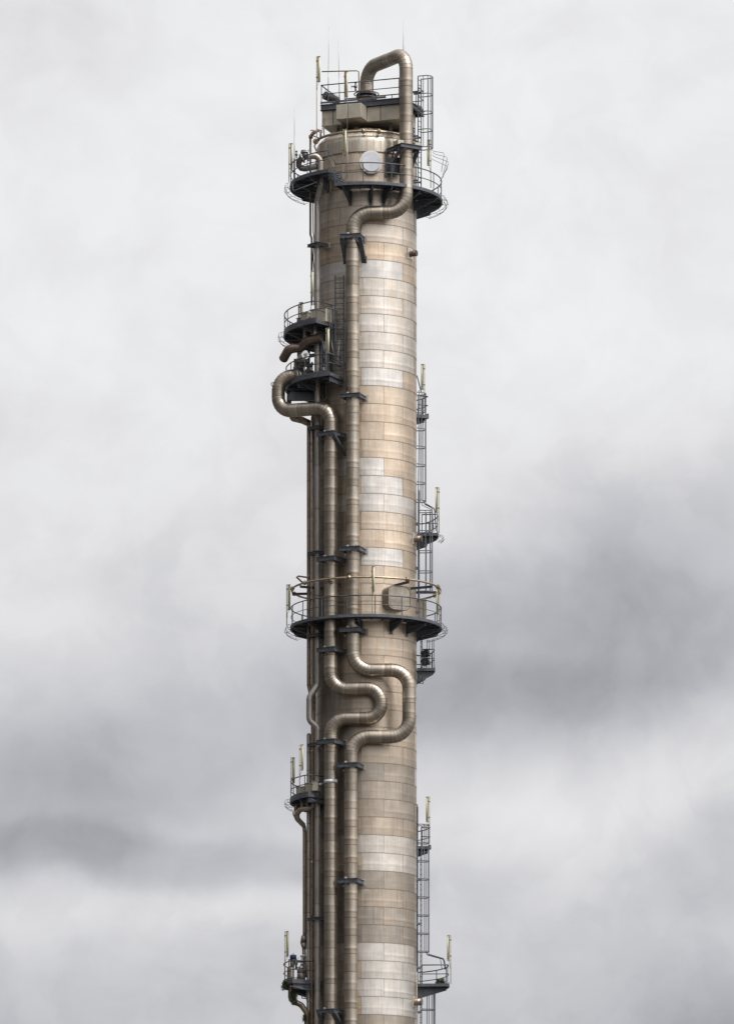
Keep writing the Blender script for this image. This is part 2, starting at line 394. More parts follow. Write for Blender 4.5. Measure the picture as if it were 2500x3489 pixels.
def pipe(name, label, pts, Rs, r, mat='pipe', cat='pipe', group=None, parent=None, **k):
    if 'seamat' in k: sm_ = k.pop('seamat')
    else: sm_ = 'seam'
    mb = pipe_mb(pts, Rs, r, **k)
    o = mb.build(name, [mat, sm_], parent)
    if parent is None: tag(o, label, cat, group)
    return o
def flange(mb, c, ax, r, t=.05, bolts=12, mat=0):
    ax = ax.normalized(); mb.cyl(c-ax*t/2, c+ax*t/2, r, 24, mat)
    up = Vector((0, 0, 1)) if abs(ax.z) < .9 else Vector((1, 0, 0)); u = (up-ax*up.dot(ax)).normalized(); q = ax.cross(u)
    for k in range(bolts):
        a = 2*math.pi*k/bolts; p = c+(u*math.cos(a)+q*math.sin(a))*(r*.87); mb.cyl(p-ax*t, p+ax*t, .016, 6, mat)

# ------------------------------------------------------------------ ground
g = MB(); S = 9000
g.v = [Vector((-S, -S, 0)), Vector((S, -S, 0)), Vector((S, S, 0)), Vector((-S, S, 0))]; g.face((0, 1, 2, 3))
go = g.build('ground', 'ground'); go['kind'] = 'structure'

# ------------------------------------------------------------------ the column
colm = thing('distillation_column', 'tall thick cylindrical tower clad in stained metal sheets, carrying everything else', 'tower', (AX, 0, 0))
BH = 61.23*(D-RC)/FPX
z823 = CZ+(HY-823)*(D-RC)/FPX
ztop = z823+5*BH-.02
# tone per band index (0 = the band just under the seam at 823): (left tone, right tone, split angle)
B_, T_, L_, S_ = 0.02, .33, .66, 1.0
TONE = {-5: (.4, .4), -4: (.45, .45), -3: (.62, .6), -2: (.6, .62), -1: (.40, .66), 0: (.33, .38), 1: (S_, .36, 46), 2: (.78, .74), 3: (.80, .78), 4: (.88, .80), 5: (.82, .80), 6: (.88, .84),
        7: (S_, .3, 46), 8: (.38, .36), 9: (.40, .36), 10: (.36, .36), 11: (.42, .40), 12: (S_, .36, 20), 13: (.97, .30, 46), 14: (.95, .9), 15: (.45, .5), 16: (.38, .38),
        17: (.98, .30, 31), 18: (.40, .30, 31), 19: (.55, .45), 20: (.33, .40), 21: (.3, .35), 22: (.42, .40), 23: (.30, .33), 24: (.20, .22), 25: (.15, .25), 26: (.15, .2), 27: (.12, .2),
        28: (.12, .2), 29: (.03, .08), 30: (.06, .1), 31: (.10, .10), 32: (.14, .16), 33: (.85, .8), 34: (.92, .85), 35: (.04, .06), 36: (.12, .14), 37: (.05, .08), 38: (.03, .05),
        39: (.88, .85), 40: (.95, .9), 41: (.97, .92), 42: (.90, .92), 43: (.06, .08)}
mb = MB(); NS = 14; seamb = MB(); rivet = MB()
nb = int(math.ceil(ztop/BH))
for i in range(-5, nb-5):
    zt = z823-i*BH; zb = max(0, zt-BH)
    if i == -5: zt = ztop
    if zt <= 0.01: break
    par = (i % 2 == 0) if i < 20 else (i % 2 == 1)
    off = 20.4 if par else -5.3
    for p in range(7):
        a0 = off+p*360/7; a1 = a0+360/7; mid = ((a0+a1)/2+180) % 360-180
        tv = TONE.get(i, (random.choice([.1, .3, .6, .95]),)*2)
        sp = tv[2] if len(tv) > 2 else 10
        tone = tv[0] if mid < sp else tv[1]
        if mid < -15 and i > 6: tone = max(0, tone*.45)  # left sheets toned down: grime and pipe shade put into the colour
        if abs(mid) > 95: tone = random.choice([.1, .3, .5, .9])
        rn = random.random(); b = len(mb.v)
        for k in range(NS+1):
            a = a0+(a1-a0)*k/NS
            mb.v.append(pol(a, RC+.004, zb)); mb.v.append(pol(a, RC-.004, zt))
        for k in range(NS):
            u0 = R_(a0+(a1-a0)*k/NS)*RC; u1 = R_(a0+(a1-a0)*(k+1)/NS)*RC
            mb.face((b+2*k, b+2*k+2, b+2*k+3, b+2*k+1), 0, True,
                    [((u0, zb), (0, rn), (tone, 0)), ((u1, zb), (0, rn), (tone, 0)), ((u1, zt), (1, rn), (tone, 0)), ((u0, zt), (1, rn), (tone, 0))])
        t_ = et(a0); n_ = er(a0)
        seamb.box(pol(a0, RC+.002, (zb+zt)/2), t_, n_, UPV, .0035, .006, (zt-zb)/2-.002)
        for q in range(7):
            rivet.box(pol(a0, RC+.008, zb+(zt-zb)*(q+.5)/7), t_, n_, UPV, .012, .008, .012)
def ringstrip(mb, z, r, hh, tt, n=96, a0=0, a1=360, mat=0):
    b = len(mb.v); full = a1-a0 >= 360; cnt = n if full else n+1
    for k in range(cnt):
        a = a0+(a1-a0)*k/n
        for (dr, dz) in ((0, -hh), (tt, -hh), (tt, hh), (0, hh)): mb.v.append(pol(a, r+dr, z+dz))
    for k in range(n):
        k2 = (k+1) % cnt
        for q in range(4):
            q2 = (q+1) % 4; mb.face((b+4*k+q, b+4*k2+q, b+4*k2+q2, b+4*k+q2), mat, q in (1, 3) and False)
    if not full:
        mb.face((b, b+1, b+2, b+3)); e = b+4*n; mb.face((e+3, e+2, e+1, e))
for i in range(-4, nb-4):
    z = z823-i*BH
    if z > .1: ringstrip(seamb, z, RC-.006, .007, .017)
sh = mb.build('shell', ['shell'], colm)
seamb.build('lap_seam', ['lap'], colm); rivet.build('rivet_row', ['seam'], colm)
# dished head
zc = zp(524); hc = 1.31; hz0 = ztop
hd = MB(); NG = 44; rows = [(RC+.01, hz0), (RC+.01, zc)]
for k in range(1, 15):
    a = R_(90*k/14*.985); rows.append(((RC+.01)*math.cos(a), zc+hc*math.sin(a)))
arc = [0]
for a, b_ in zip(rows, rows[1:]): arc.append(arc[-1]+math.hypot(a[0]-b_[0], a[1]-b_[1]))
for gq in range(NG):
    rn = random.random(); tt = random.uniform(.2, .9); b = len(hd.v); SUB = 3
    for (r, z) in rows:
        for k in range(SUB+1): hd.v.append(pol(360/NG*(gq+k/SUB), r, z))
    for j in range(len(rows)-1):
        for k in range(SUB):
            i0 = b+j*(SUB+1)+k; u0 = (gq+k/SUB)*.42; u1 = (gq+(k+1)/SUB)*.42
            hd.face((i0, i0+1, i0+SUB+2, i0+SUB+1), 0, True,
                    [((u0, arc[j]), (.8, rn), (tt, 0)), ((u1, arc[j]), (.8, rn), (tt, 0)), ((u1, arc[j+1]), (.8, rn), (tt, 0)), ((u0, arc[j+1]), (.8, rn), (tt, 0))])
    # standing lap seam
    pts = [pol(360/NG*gq, r+.004, z) for (r, z) in rows[:11]]
    t_ = et(360/NG*gq)
    for a, c in zip(pts, pts[1:]):
        bb = len(hd.v); dn = er(360/NG*gq)*.012+UPV*.004
        hd.v += [a-t_*.024+dn*.4, a+t_*.016+dn*.4, c+t_*.016+dn*.4, c-t_*.024+dn*.4]
        hd.face((bb, bb+1, bb+2, bb+3), 1)
    sd = t_*.03
    for a, c in zip(pts, pts[1:]):
        bb = len(hd.v); dn = er(360/NG*gq)*.003
        hd.v += [a+t_*.018+dn, a+t_*.034+dn, c+t_*.034+dn, c+t_*.018+dn]; hd.face((bb, bb+1, bb+2, bb+3), 2)
hd.build('domed_head', ['head', 'seamlite', 'seam'], colm)
sm = MB(); ringstrip(sm, hz0+.02, RC+.004, .03, .03); sm.build('head_seam_band', ['seam'], colm)
# top nozzle on the head
nz = MB(); nz.cyl(Vector((AX-.55, -.3, zc+hc-.25)), Vector((AX-.55, -.3, zc+hc+.55)), .24, 20); flange(nz, Vector((AX-.55, -.3, zc+hc+.2)), UPV, .40, .08)
nz.build('top_nozzle', ['head'], colm)
# round manway cover
def disc_cover(th, z, r1, r2):
    n_ = er(th); c = pol(th, RC-.15, z); m1 = MB()
    m1.tube([c, c+n_*.42], r2, 40, 0); m1.tube([c+n_*.421, c+n_*.46], r2+.03, 40, 1)
    o = m1.build('manway_collar', ['head', 'lug'], colm)
    m2 = MB(); m2.cyl(c+n_*.40, c+n_*.56, r1, 40); m2.build('cover', ['white'], o)
disc_cover(5.2, CZ+(HY-551)*(D-3.3)/FPX, .56, .64)
# stub nozzles
def stub(px, py, th, out, r, mat='dull', plate=True):
    z = zp(py); n_ = er(th)
    m1 = MB(); m1.cyl(pol(th, RC-.1, z), pol(th, RC+out, z), r, 20)
    o = m1.build('capped_nozzle', [mat], colm)
    m1 = MB(); ringe = pol(th, RC+out, z); m1.cyl(ringe-n_*.03, ringe+n_*.012, r+.012, 20); m1.build('end_cap', ['seam'], o)
    m1 = MB(); m1.cyl(ringe+n_*.013, ringe+n_*.03, r*.93, 20); m1.build('end_sheet', [mat], o)
    if plate:
        m1 = MB(); t_ = et(th); m1.box(pol(th, RC+.012, z+.02), t_, n_, UPV, .30, .015, .33); m1.build('wall_plate', ['lug'], o)
stub(1396, 886, 60, .42, .17, 'brownpipe'); stub(1416, 1847, 72, .45, .19, 'dull'); stub(1416, 3420, 72, .45, .21, 'head')
# hinged access cover at the ring platform
def rrect(w_, h_, r, n=6):
    pts = []
    for (cx, cy, a0) in ((w_/2-r, h_/2-r, 0), (-w_/2+r, h_/2-r, 90), (-w_/2+r, -h_/2+r, 180), (w_/2-r, -h_/2+r, 270)):
        for k in range(n+1):
            a = R_(a0+90*k/n); pts.append((cx+r*math.cos(a), cy+r*math.sin(a)))
    return pts
def rbox(mb, c, t_, n_, w_, h_, r, dp, mat=0, cap=0):
    pts = rrect(w_, h_, r); b = len(mb.v); m = len(pts)
    for dd in (0, dp):
        for (x, y) in pts: mb.v.append(c+t_*x+UPV*y+n_*dd)
    for k in range(m):
        k2 = (k+1) % m; mb.face((b+k, b+k2, b+m+k2, b+m+k), mat, True)
    b2 = len(mb.v); mb.v += [mb.v[b+m+k] for k in range(m)]; mb.face([b2+k for k in range(m)], cap)
thm = 33; cM = pol(thm, RC-.15, zp(2068)); m1 = MB(); rbox(m1, cM, et(thm), er(thm), 1.50, 1.38, .36, .72)
o = m1.build('access_hood', ['hood'], colm)
m1 = MB(); m1.tube([cM+er(thm)*.725+et(thm)*x+UPV*y for (x, y) in rrect(1.50, 1.38, .36)], .018, 8, 0, False, True); m1.build('hood_edge', ['seam'], o)
m1 = MB(); rbox(m1, cM+er(thm)*.722, et(thm), er(thm), 1.30, 1.18, .30, .012); m1.build('hood_face', ['hood'], o)

# ------------------------------------------------------------------ platforms
def arcpts(r, z, a0, a1, step=4):
    n = max(2, int(abs(a1-a0)/step)); return [pol(a0+(a1-a0)*k/n, r, z) for k in range(n+1)]
def railing(parent, runs, h=1.12, rr=.034, mat='railm', posts=None, postr=.03):
    """runs: list of point lists at deck level"""
    for pl in runs:
        mb = MB(); mb.tube([p+UPV*h for p in pl], rr, 8); mb.tube([p+UPV*h*.53 for p in pl], rr*.78, 8)
        o = mb.build('railing', [mat], parent)
        # posts by distance
        ln = [0]
        for a, b in zip(pl, pl[1:]): ln.append(ln[-1]+(b-a).length)
        n = max(1, int(round(ln[-1]/1.6)))
        for k in range(n+1):
            s = ln[-1]*k/n; s = min(max(s, .02), ln[-1]-.02)
            for i in range(len(pl)-1):
                if ln[i] <= s <= ln[i+1]:
                    p = pl[i].lerp(pl[i+1], (s-ln[i])/(ln[i+1]-ln[i])); break
            m2 = MB(); m2.beam(p-UPV*.12, p+UPV*h, .05, .05); m2.build('post', [mat], o)
def sector(name, label, z, ri, ro, a0, a1, beams, fascia=.2, rails=None, endrails=(True, True), gus=1.0, loops=None, toe=True, gratemat='grate', thick=.04):
    t = thing(name, label, 'platform', pol((a0+a1)/2, (ri+ro)/2, z))
    full = a1-a0 >= 359.9
    n = max(6, int((a1-a0)/3.5)); mb = MB(); b = 0; cnt = n if full else n+1
    for k in range(cnt):
        a = a0+(a1-a0)*k/n
        for (r, dz) in ((ri, 0), (ro, 0), (ro, -thick), (ri, -thick)): mb.v.append(pol(a, r, z+dz))
    for k in range(n):
        k2 = (k+1) % cnt
        for q in range(4): mb.face((4*k+q, 4*k+(q+1) % 4, 4*k2+(q+1) % 4, 4*k2+q))
    if not full: mb.face((0, 3, 2, 1)); e = 4*n; mb.face((e, e+1, e+2, e+3))
    mb.build('deck', [gratemat], t)
    f = MB(); ringstrip(f, z-fascia/2+.03, ro+.003, fascia/2, .03, n, a0, a1)
    ringstrip(f, z-fascia+.04, ro-.08, .01, .08, n, a0, a1)
    if not full:
        for a, sgn in ((a0, -1), (a1, 1)):
            f.box((pol(a, ri, z)+pol(a, ro, z))/2-UPV*(fascia/2-.03)+et(a)*sgn*.018, er(a), et(a), UPV, (ro-ri)/2+.03, .015, fascia/2)
    f.build('edge_beam', ['steel2'], t)
    if toe:
        f = MB(); ringstrip(f, z+.09, ro+.012, .05, .008, n, a0, a1); f.build('toe_board', ['steel2'], t)
    for a in beams:
        m = MB(); m.ibeam(pol(a, ri-.02, z-thick-.11), pol(a, ro-.05, z-thick-.11), .12, .2)
        if gus:
            L1 = (ro-ri)*.92; th_ = et(a)*.02; b = len(m.v)
            tri = [pol(a, RC, z-.28), pol(a, ri+L1, z-.27), pol(a, RC, z-.25-gus), pol(a, ri+L1, z-.33)]
            for sg in (-1, 1): m.v += [tri[0]+th_*sg, tri[1]+th_*sg, tri[3]+th_*sg, tri[2]+th_*sg]
            m.face((b, b+1, b+2, b+3)); m.face((b+7, b+6, b+5, b+4))
            for q in range(4): q2 = (q+1) % 4; m.face((b+q2, b+q, b+4+q, b+4+q2))
            m.beam(tri[3], tri[2], .12, .02)
            m.box(pol(a, RC+.012, z-.25-gus*.5), et(a), er(a), UPV, .10, .012, gus*.5+.15, 0)
        m.build('bracket_beam', ['steel'], t)
        if gus:
            m = MB(); m.box(pol(a, RC+.006, z-.30-gus*.55), et(a), er(a), UPV, .2, .008, gus*.5+.1); m.build('wall_plate', ['dull2' if 'dull2' in M else 'tanbox'], t)
    # stiffeners under the deck
    m = MB()
    nst = max(1, int((a1-a0)/11))
    for k in range(nst):
        a = a0+(a1-a0)*(k+.5)/nst; m.beam(pol(a, ri+.02, z-thick-.045), pol(a, ro-.06, z-thick-.045), .03, .085)
    ringstrip(m, z-thick-.05, (ri+ro)/2+.2, .05, .03, n, a0, a1)
    m.build('underside_stiffener', ['steel'], t)
    rl = rails if rails is not None else [(a0, a1)]
    for (r0, r1) in rl:
        pts = arcpts(ro-.03, z, r0, r1)
        if not full:
            if endrails[0] and abs(r0-a0) < .1: pts = [pol(a0, ri+.25, z)]+pts
            if endrails[1] and abs(r1-a1) < .1: pts = pts+[pol(a1, ri+.25, z)]
        if full and r1-r0 >= 359:
            mb = MB(); q = arcpts(ro-.03, z, 0, 356); mb.tube([p+UPV*1.12 for p in q], .034, 8, 0, False, True); mb.tube([p+UPV*.59 for p in q], .019, 8, 0, False, True)
            o = mb.build('railing', ['railm'], t)
            for k in range(17):
                p = pol(-14.4+k*360/17, ro-.03, z); m2 = MB(); m2.beam(p-UPV*.12, p+UPV*1.12, .05, .05); m2.build('post', ['railm'], o)
        else: railing(t, [pts])
    if loops:
        for (l0, l1) in loops:          # cable runs slung outside the edge
            for j, (dr, dz, rr) in enumerate(((.16, .02, .012), (.30, -.12, .014), (.34, -.25, .010), (.24, -.36, .018))):
                m = MB(); m.tube(arcpts(ro+dr, z+dz, l0, l1, 5), rr, 6); m.build('cable_run', ['cable'], t)
            kk = max(2, int((l1-l0)/11))
            for k in range(kk+1):
                m = MB(); a = l0+(l1-l0)*k/kk; m.tube([pol(a, ro+.03, z+.05), pol(a, ro+.30, z-.02), pol(a, ro+.38, z-.26), pol(a, ro+.05, z-.30)], .012, 5)
                m.build('cable_hanger', ['galvs'], t)
    return t
zM = zp(2138); RM = 4.43
main = sector('ring_platform', 'full round railed walkway circling the tower at mid height under a bronze spray ring', zM, RC+.06, RM, -180, 180,
       [-75, -50, -6, 29, 53, 80, 105, 135, 165, -165, -135, -105], .17, gus=.45, toe=False, loops=[(72, 130), (-120, -78)])
zT = zp(684)
topr = sector('curved_platform', 'railed curved walkway wrapping the right side below the domed head', zT, RC+.06, 4.45, -24, 150, [-18, 5, 20, 45, 70, 95, 120, 145], .18, gus=.6, toe=False, loops=[(75, 128)], endrails=(False, False))
zL = zp(634)
topl = sector('curved_platform', 'raised railed curved walkway at upper left, beside the domed head', zL, RC+.06, 4.45, -135, -29.5, [-120, -95, -70, -48], .20, gus=.5, toe=False, loops=[(-130, -82)], endrails=(False, False))
zP2 = zp(1140)
p2 = sector('curved_platform', 'railed curved walkway at left with tan box casings standing on it', zP2, RC+.06, 4.82, -128, -37, [-115, -95, -72, -50], .2, gus=.6, loops=[(-122, -84)])
zP3 = zp(1322)
p3 = sector('curved_platform', 'railed curved walkway at left level with the big valve and hooked pipe', zP3, RC+.06, 4.72, -112, -26.5, [-100, -78, -55], .2, gus=.6)
m = MB(); m.ibeam(pol(-27.5, RC, zP3-.32), pol(-27.5, 4.6, zP3-.32), .18, .34); m.ibeam(pol(-58, RC, zP3-.32), pol(-58, 4.7, zP3-.32), .18, .34); m.build('deep_beam', ['steel'], p3)
zP5 = zp(2729)
p5 = sector('curved_platform', 'small railed curved walkway at lower left holding two tall lamps', zP5, RC+.06, 4.45, -118, -49, [-105, -85, -62], .2, gus=.5, loops=[(-114, -84)])
m = MB(); m.ibeam(pol(-50, RC, zP5-.3), pol(-50, 4.4, zP5-.3), .16, .34); m.build('deep_beam', ['steel'], p5)
zP6 = zp(3352)
p6 = sector('curved_platform', 'railed curved walkway at bottom left carrying a dark blue motor', zP6, RC+.06, 4.86, -118, -61.5, [-105, -85], .24, gus=.7)
m = MB(); m.ibeam(pol(-62.5, RC, zP6-.42), pol(-62.5, 4.8, zP6-.30), .14, .42); m.build('deep_beam', ['steel2'], p6)
zR1 = zp(1398)
sector('landing', 'narrow ladder landing highest on the right edge of the tower', zR1, RC+.06, 3.95, 112, 152, [118, 145], .2, gus=.4)
zR2 = zp(1822)
sector('landing', 'railed ladder landing on the right edge, well above the round walkway', zR2, RC+.06, 4.22, 84, 128, [90, 120], .17, gus=.5, loops=[(92, 100)])
zR3 = zp(2280)
fl_ = sector('landing', 'railed landing with two black floodlights just under the round walkway', zR3, RC+.06, 4.02, 86, 122, [88, 118], .17, gus=.6)
zR4 = zp(2880)
sector('landing', 'narrow railed ladder landing at lower right above the flared cage', zR4, RC+.06, 3.85, 100, 140, [105, 135], .17, gus=.4)
zR5 = zp(3355)
sector('landing', 'wide railed landing at bottom right with green plants growing on it', zR5, RC+.06, 4.86, 85, 138, [90, 130], .17, gus=.6)
# step between the two upper decks
st = thing('steps', 'short dark grated steps joining the two upper walkways', 'stairs', pol(-27, 4.0, zT))
for rr_ in (3.35, 4.3):
    m = MB(); m.beam(pol(-31.5, rr_, zL-.06), pol(-22, rr_, zT-.02), .05, .22); m.build('stringer', ['steel'], st)
for k in range(5):
    f_ = (k+.5)/5; a = -30.5+8*f_; z = zL-.05+(zT-zL)*f_+.03
    m = MB(); m.box(pol(a, 3.825, z), er(a), et(a), UPV, .44, .1, .015); m.build('tread', ['grate'], st)
m = MB(); 
for h_ in (1.12, .6): m.tube([pol(-29.5, 4.42, zL+h_), pol(-23.5, 4.42, zT+h_)], .026 if h_ > 1 else .018, 8)
m.build('handrail', ['railm'], st)

# ------------------------------------------------------------------ spray rings
def spray(name, label, r, z, a0, a1, rr, mat, arms, knobs, drop=None):
    t = thing(name, label, 'pipe ring', pol((a0+a1)/2 if a1-a0 < 350 else 0, r, z), None)
    full = a1-a0 >= 359
    m = MB(); m.tube(arcpts(r, z, a0, a1 if not full else a1-3, 3), rr, 12, 0, True, full); m.build('ring_pipe', [mat], t)
    for a in knobs:
        m = MB(); p = pol(a, r, z); m.cyl(p-et(a)*.10, p+et(a)*.10, rr*1.75, 14); m.cyl(p-et(a)*.035, p+et(a)*.035, rr*2.3, 14); m.build('coupling', [mat], t)
    for a in arms:
        m = MB(); m.ibeam(pol(a, RC, z-.08-rr), pol(a, max(r, RC+.2), z-.08-rr), .09, .14); m.build('support_arm', ['steel'], t)
    m = MB()
    k = a0
    while k < a1:
        m.cyl(pol(k, r-.02, z-.14), pol(k, r, z), .012, 6); k += 13
    m.build('spray_nozzle', [mat], t)
    return t
spray('spray_ring', 'bronze pipe ring held on short arms above the round walkway railing', 4.36, zp(2012), -180, 180, .058, 'brass', [-62, -30, 35, 62, 88, 130, -130, -95], [-55, -82, -104, -13, 33, 74, 101, 112, 150, -140])
spray('spray_ring', 'pale bronze pipe arching across the top of the domed head', 3.02, zp(492), -78, 100, .075, 'brass', [], [-77, -3, 14], None)
m = MB(); m.tube([P(1034, 1988, 1.0), P(1010, 1966, 1.2), P(1016, 1963, 1.2), P(1052, 1968, 1.6)], .05, 10)
tag(m.build('feed_pipe', ['rusty']), 'short rusty hooked pipe feeding the ring at left above the round walkway', 'pipe')

# ------------------------------------------------------------------ big pipes
G0 = 5600
dA = 3.42
pipeA = pipe('vapour_pipe', 'longest front pipe, hooking over the tower top and snaking down the middle front',
     [P(1248, 341, 0), P(1248, 234, 0), P(1383, 180, dA), P(1383, 724, dA), P(1201, 724, dA), P(1202, 2283, dA), P(1393, 2283, dA), P(1393, 2510, dA), P(1195, 2510, dA), P(1194, G0, dA)],
     [.95, .95, 1.05, 1.05, 1.05, 1.05, 1.05, 1.05], .393, 'pipe', tone=.55)
m = MB(); c0 = P(1248, 341, 0)
flange(m, c0+UPV*.1, UPV, .62, .09, 16); flange(m, c0+UPV*.30, UPV, .60, .08, 16); m.cyl(c0-UPV*1.3, c0+UPV*.3, .42, 24)
m.tube([c0+UPV*.34+Vector((math.cos(a)*.72, math.sin(a)*.72, 0)) for a in [R_(k*15) for k in range(24)]], .035, 8, 0, False, True)
off_ = m.build('flange', ['valve'], pipeA)
m = MB(); m.cyl(c0+UPV*.0, c0+UPV*.05, .56, 24); m.build('gasket', ['ochre'], pipeA)
dB, dB2 = 3.05, 3.46
pipeB = pipe('process_pipe', 'second front pipe left of centre, hooking out at left and looping once',
     [P(1002, 1281, 1.5), P(949, 1284, 1.5), P(948, 1402, 1.55), P(1127, 1388, dB), P(1127, 2348, dB), P(1298, 2345, dB2), P(1298, 2448, dB2), P(1127, 2450, dB), P(1126, G0, dB)],
     [.86, .86, .90, .9, .84, .84, .9], .39, 'pipe', tone=.35)
m = MB(); c = P(1127, 2664, dB); m.cyl(c-UPV*.1, c+UPV*.1, .402, 30); m.build('white_band', ['white'], pipeB)
m = MB(); c = P(930, 1309, 1.5); m.tube([c+Vector((.10*math.cos(a), 0, .10*math.sin(a))) for a in [R_(k*30) for k in range(12)]], .025, 6, 0, False, True); m.build('lifting_eye', ['galvs'], pipeB)
dD = 2.0
pipeD = pipe('riser_pipe', 'smooth grey riser along the left edge with a hooked top and one small bend',
     [P(1050, 532, dD+.3), P(1092, 531, dD+.3), P(1092, 632, dD+.3), P(1081, 690, dD), P(1082, 2335, dD), P(1054, 2376, dD+.1), P(1054, 2455, dD+.1), P(1082, 2478, dD), P(1081, G0, dD)],
     [.42, .6, .6, .45, .4, .4, .35], .178, 'galv', seam=2.6, sw=.02, tone=.5, lens=False, gseams=False)
pE = pipe('slender_pipe', 'slim brownish pipe left of the grey riser, cut short above the small bend',
     [P(1004, 1385, 1.1), P(1012, 1422, 1.1), P(1052, 1436, 1.4), P(1052, 2335, 1.4), P(1059, 2368, 1.4), P(1060, 2420, 1.4)], [.3, .3, .3, .3], .115, 'brownpipe', seam=1.05)
pE2 = pipe('slender_pipe', 'slim pale pipe with a domed top, lower left, ending beside the grey riser bend',
     [P(1052, 2503, 1.4), P(1051, G0, 1.4)], 0, .125, 'galv', seam=1.05)
m = MB(); c = P(1052, 2503, 1.4); m.tube([c, c+UPV*.05, c+UPV*.09], .125, 20, 0, True, False, .05); m.build('domed_cap', ['galv'], pE2)
pF = pipe('thin_conduit', 'thin ochre conduit running the whole height in the gap left of the grey riser',
     [P(1062, 1418, 1.75), P(1062.5, G0, 1.75)], 0, .042, 'brass', seam=0, seams=False, lens=False, seamat='seam') if False else None
m = MB(); m.tube([P(1080, 1410, 1.75), P(1064, 1412, 1.75), P(1062, 1424, 1.75), P(1062.5, G0, 1.75)], .052, 10)
for py in (1512, 2305, 2560, 2938): c = P(1062.5, py, 1.75); m.cyl(c-UPV*.05, c+UPV*.05, .075, 10)
tag(m.build('thin_conduit', ['brass']), 'thin ochre conduit in the gap between the slim brown pipe and the grey riser', 'pipe')
m = MB(); m.tube([P(1070, 1405, 1.2), P(1070, G0, 1.2)], .095, 12)
tag(m.build('thin_conduit', ['rusty']), 'thin rusty conduit deep in shadow behind the grey riser', 'pipe')
m = MB(); m.tube([P(1069, 1440, 1.6), P(1069, 3120, 1.6)], .02, 8)
tag(m.build('thin_conduit', ['cable']), 'thinnest dark conduit hugging the ochre one', 'pipe')
pH = pipe('slender_pipe', 'slim brown pipe at lower left with an offset knee near the bottom walkway',
     [P(1008, 2745, 1.3), P(1008, 2790, 1.3), P(1036, 2812, 1.1), P(1038, 2835, 1.1), P(1038, 3180, 1.1), P(1035, 3215, 1.0), P(1037, 3262, 1.1), P(1038, 3330, 1.1)], [.35, .3, .2, .4, .3, .3], .115, 'brownpipe', seam=1.1)
m = MB(); m.cyl(P(1036, 3188, 1.1), P(1034, 3212, 1.0), .16, 20, 0, .19); m.cyl(P(1034, 3212, 1.0), P(1037, 3234, 1.1), .19, 20, 0, .12); m.build('knee_casing', ['dull'], pH)
# upper-left downpipes
m = MB(); m.tube([P(1076, 447, 1.0), P(1066, 450, 1.0), P(1057.5, 462, 1.0), P(1057.5, 500, 1.0), P(1057.5, 800, 1.0), P(1062, 812, 1.05), P(1062, 1040, 1.05)], .062, 12)
c = P(1059, 466, 1.0); m.cyl(c-UPV*.09, c+UPV*.09, .12, 12); m.cyl(P(1083, 440, 1), P(1059, 465, 1), .05, 10)
tag(m.build('drain_pipe', ['rusty']), 'rust-red drain pipe dropping past the upper-left walkway', 'pipe')
m = MB(); m.tube([P(1066, 690, .9), P(1067, 790, .9), P(1070, 815, .9), P(1067, 880, .9), P(1071, 930, .9), P(1070, 1040, .9)], .032, 8)
tag(m.build('hanging_cable', ['cable']), 'dark sagging cable behind the rust-red drain pipe', 'cable')
m = MB(); m.tube([P(1060, 463, 1.2), P(1089, 442, 1.4), P(1093, 443, 1.4), P(1092, 472, 1.4)], .055, 10); m.tube([P(1058, 446, .8), P(1062, 443, .8), P(1078, 447, .8), P(1098, 452, .8), P(1099, 435, .8)], .03, 8)
m.tube([P(1067, 463, 1), P(1086, 470, 1.2)], .03, 8); m.tube([P(1088, 478, 1.3), P(1078, 484, 1.3), P(1071, 498, 1.2), P(1077, 512, 1.5)], .045, 10)
m.tube([P(1104, 400, 1), P(1104, 470, 1)], .03, 8)
tag(m.build('vent_pipework', ['rusty']), 'tangle of small rusty pipes at the left shoulder of the domed head', 'pipe')

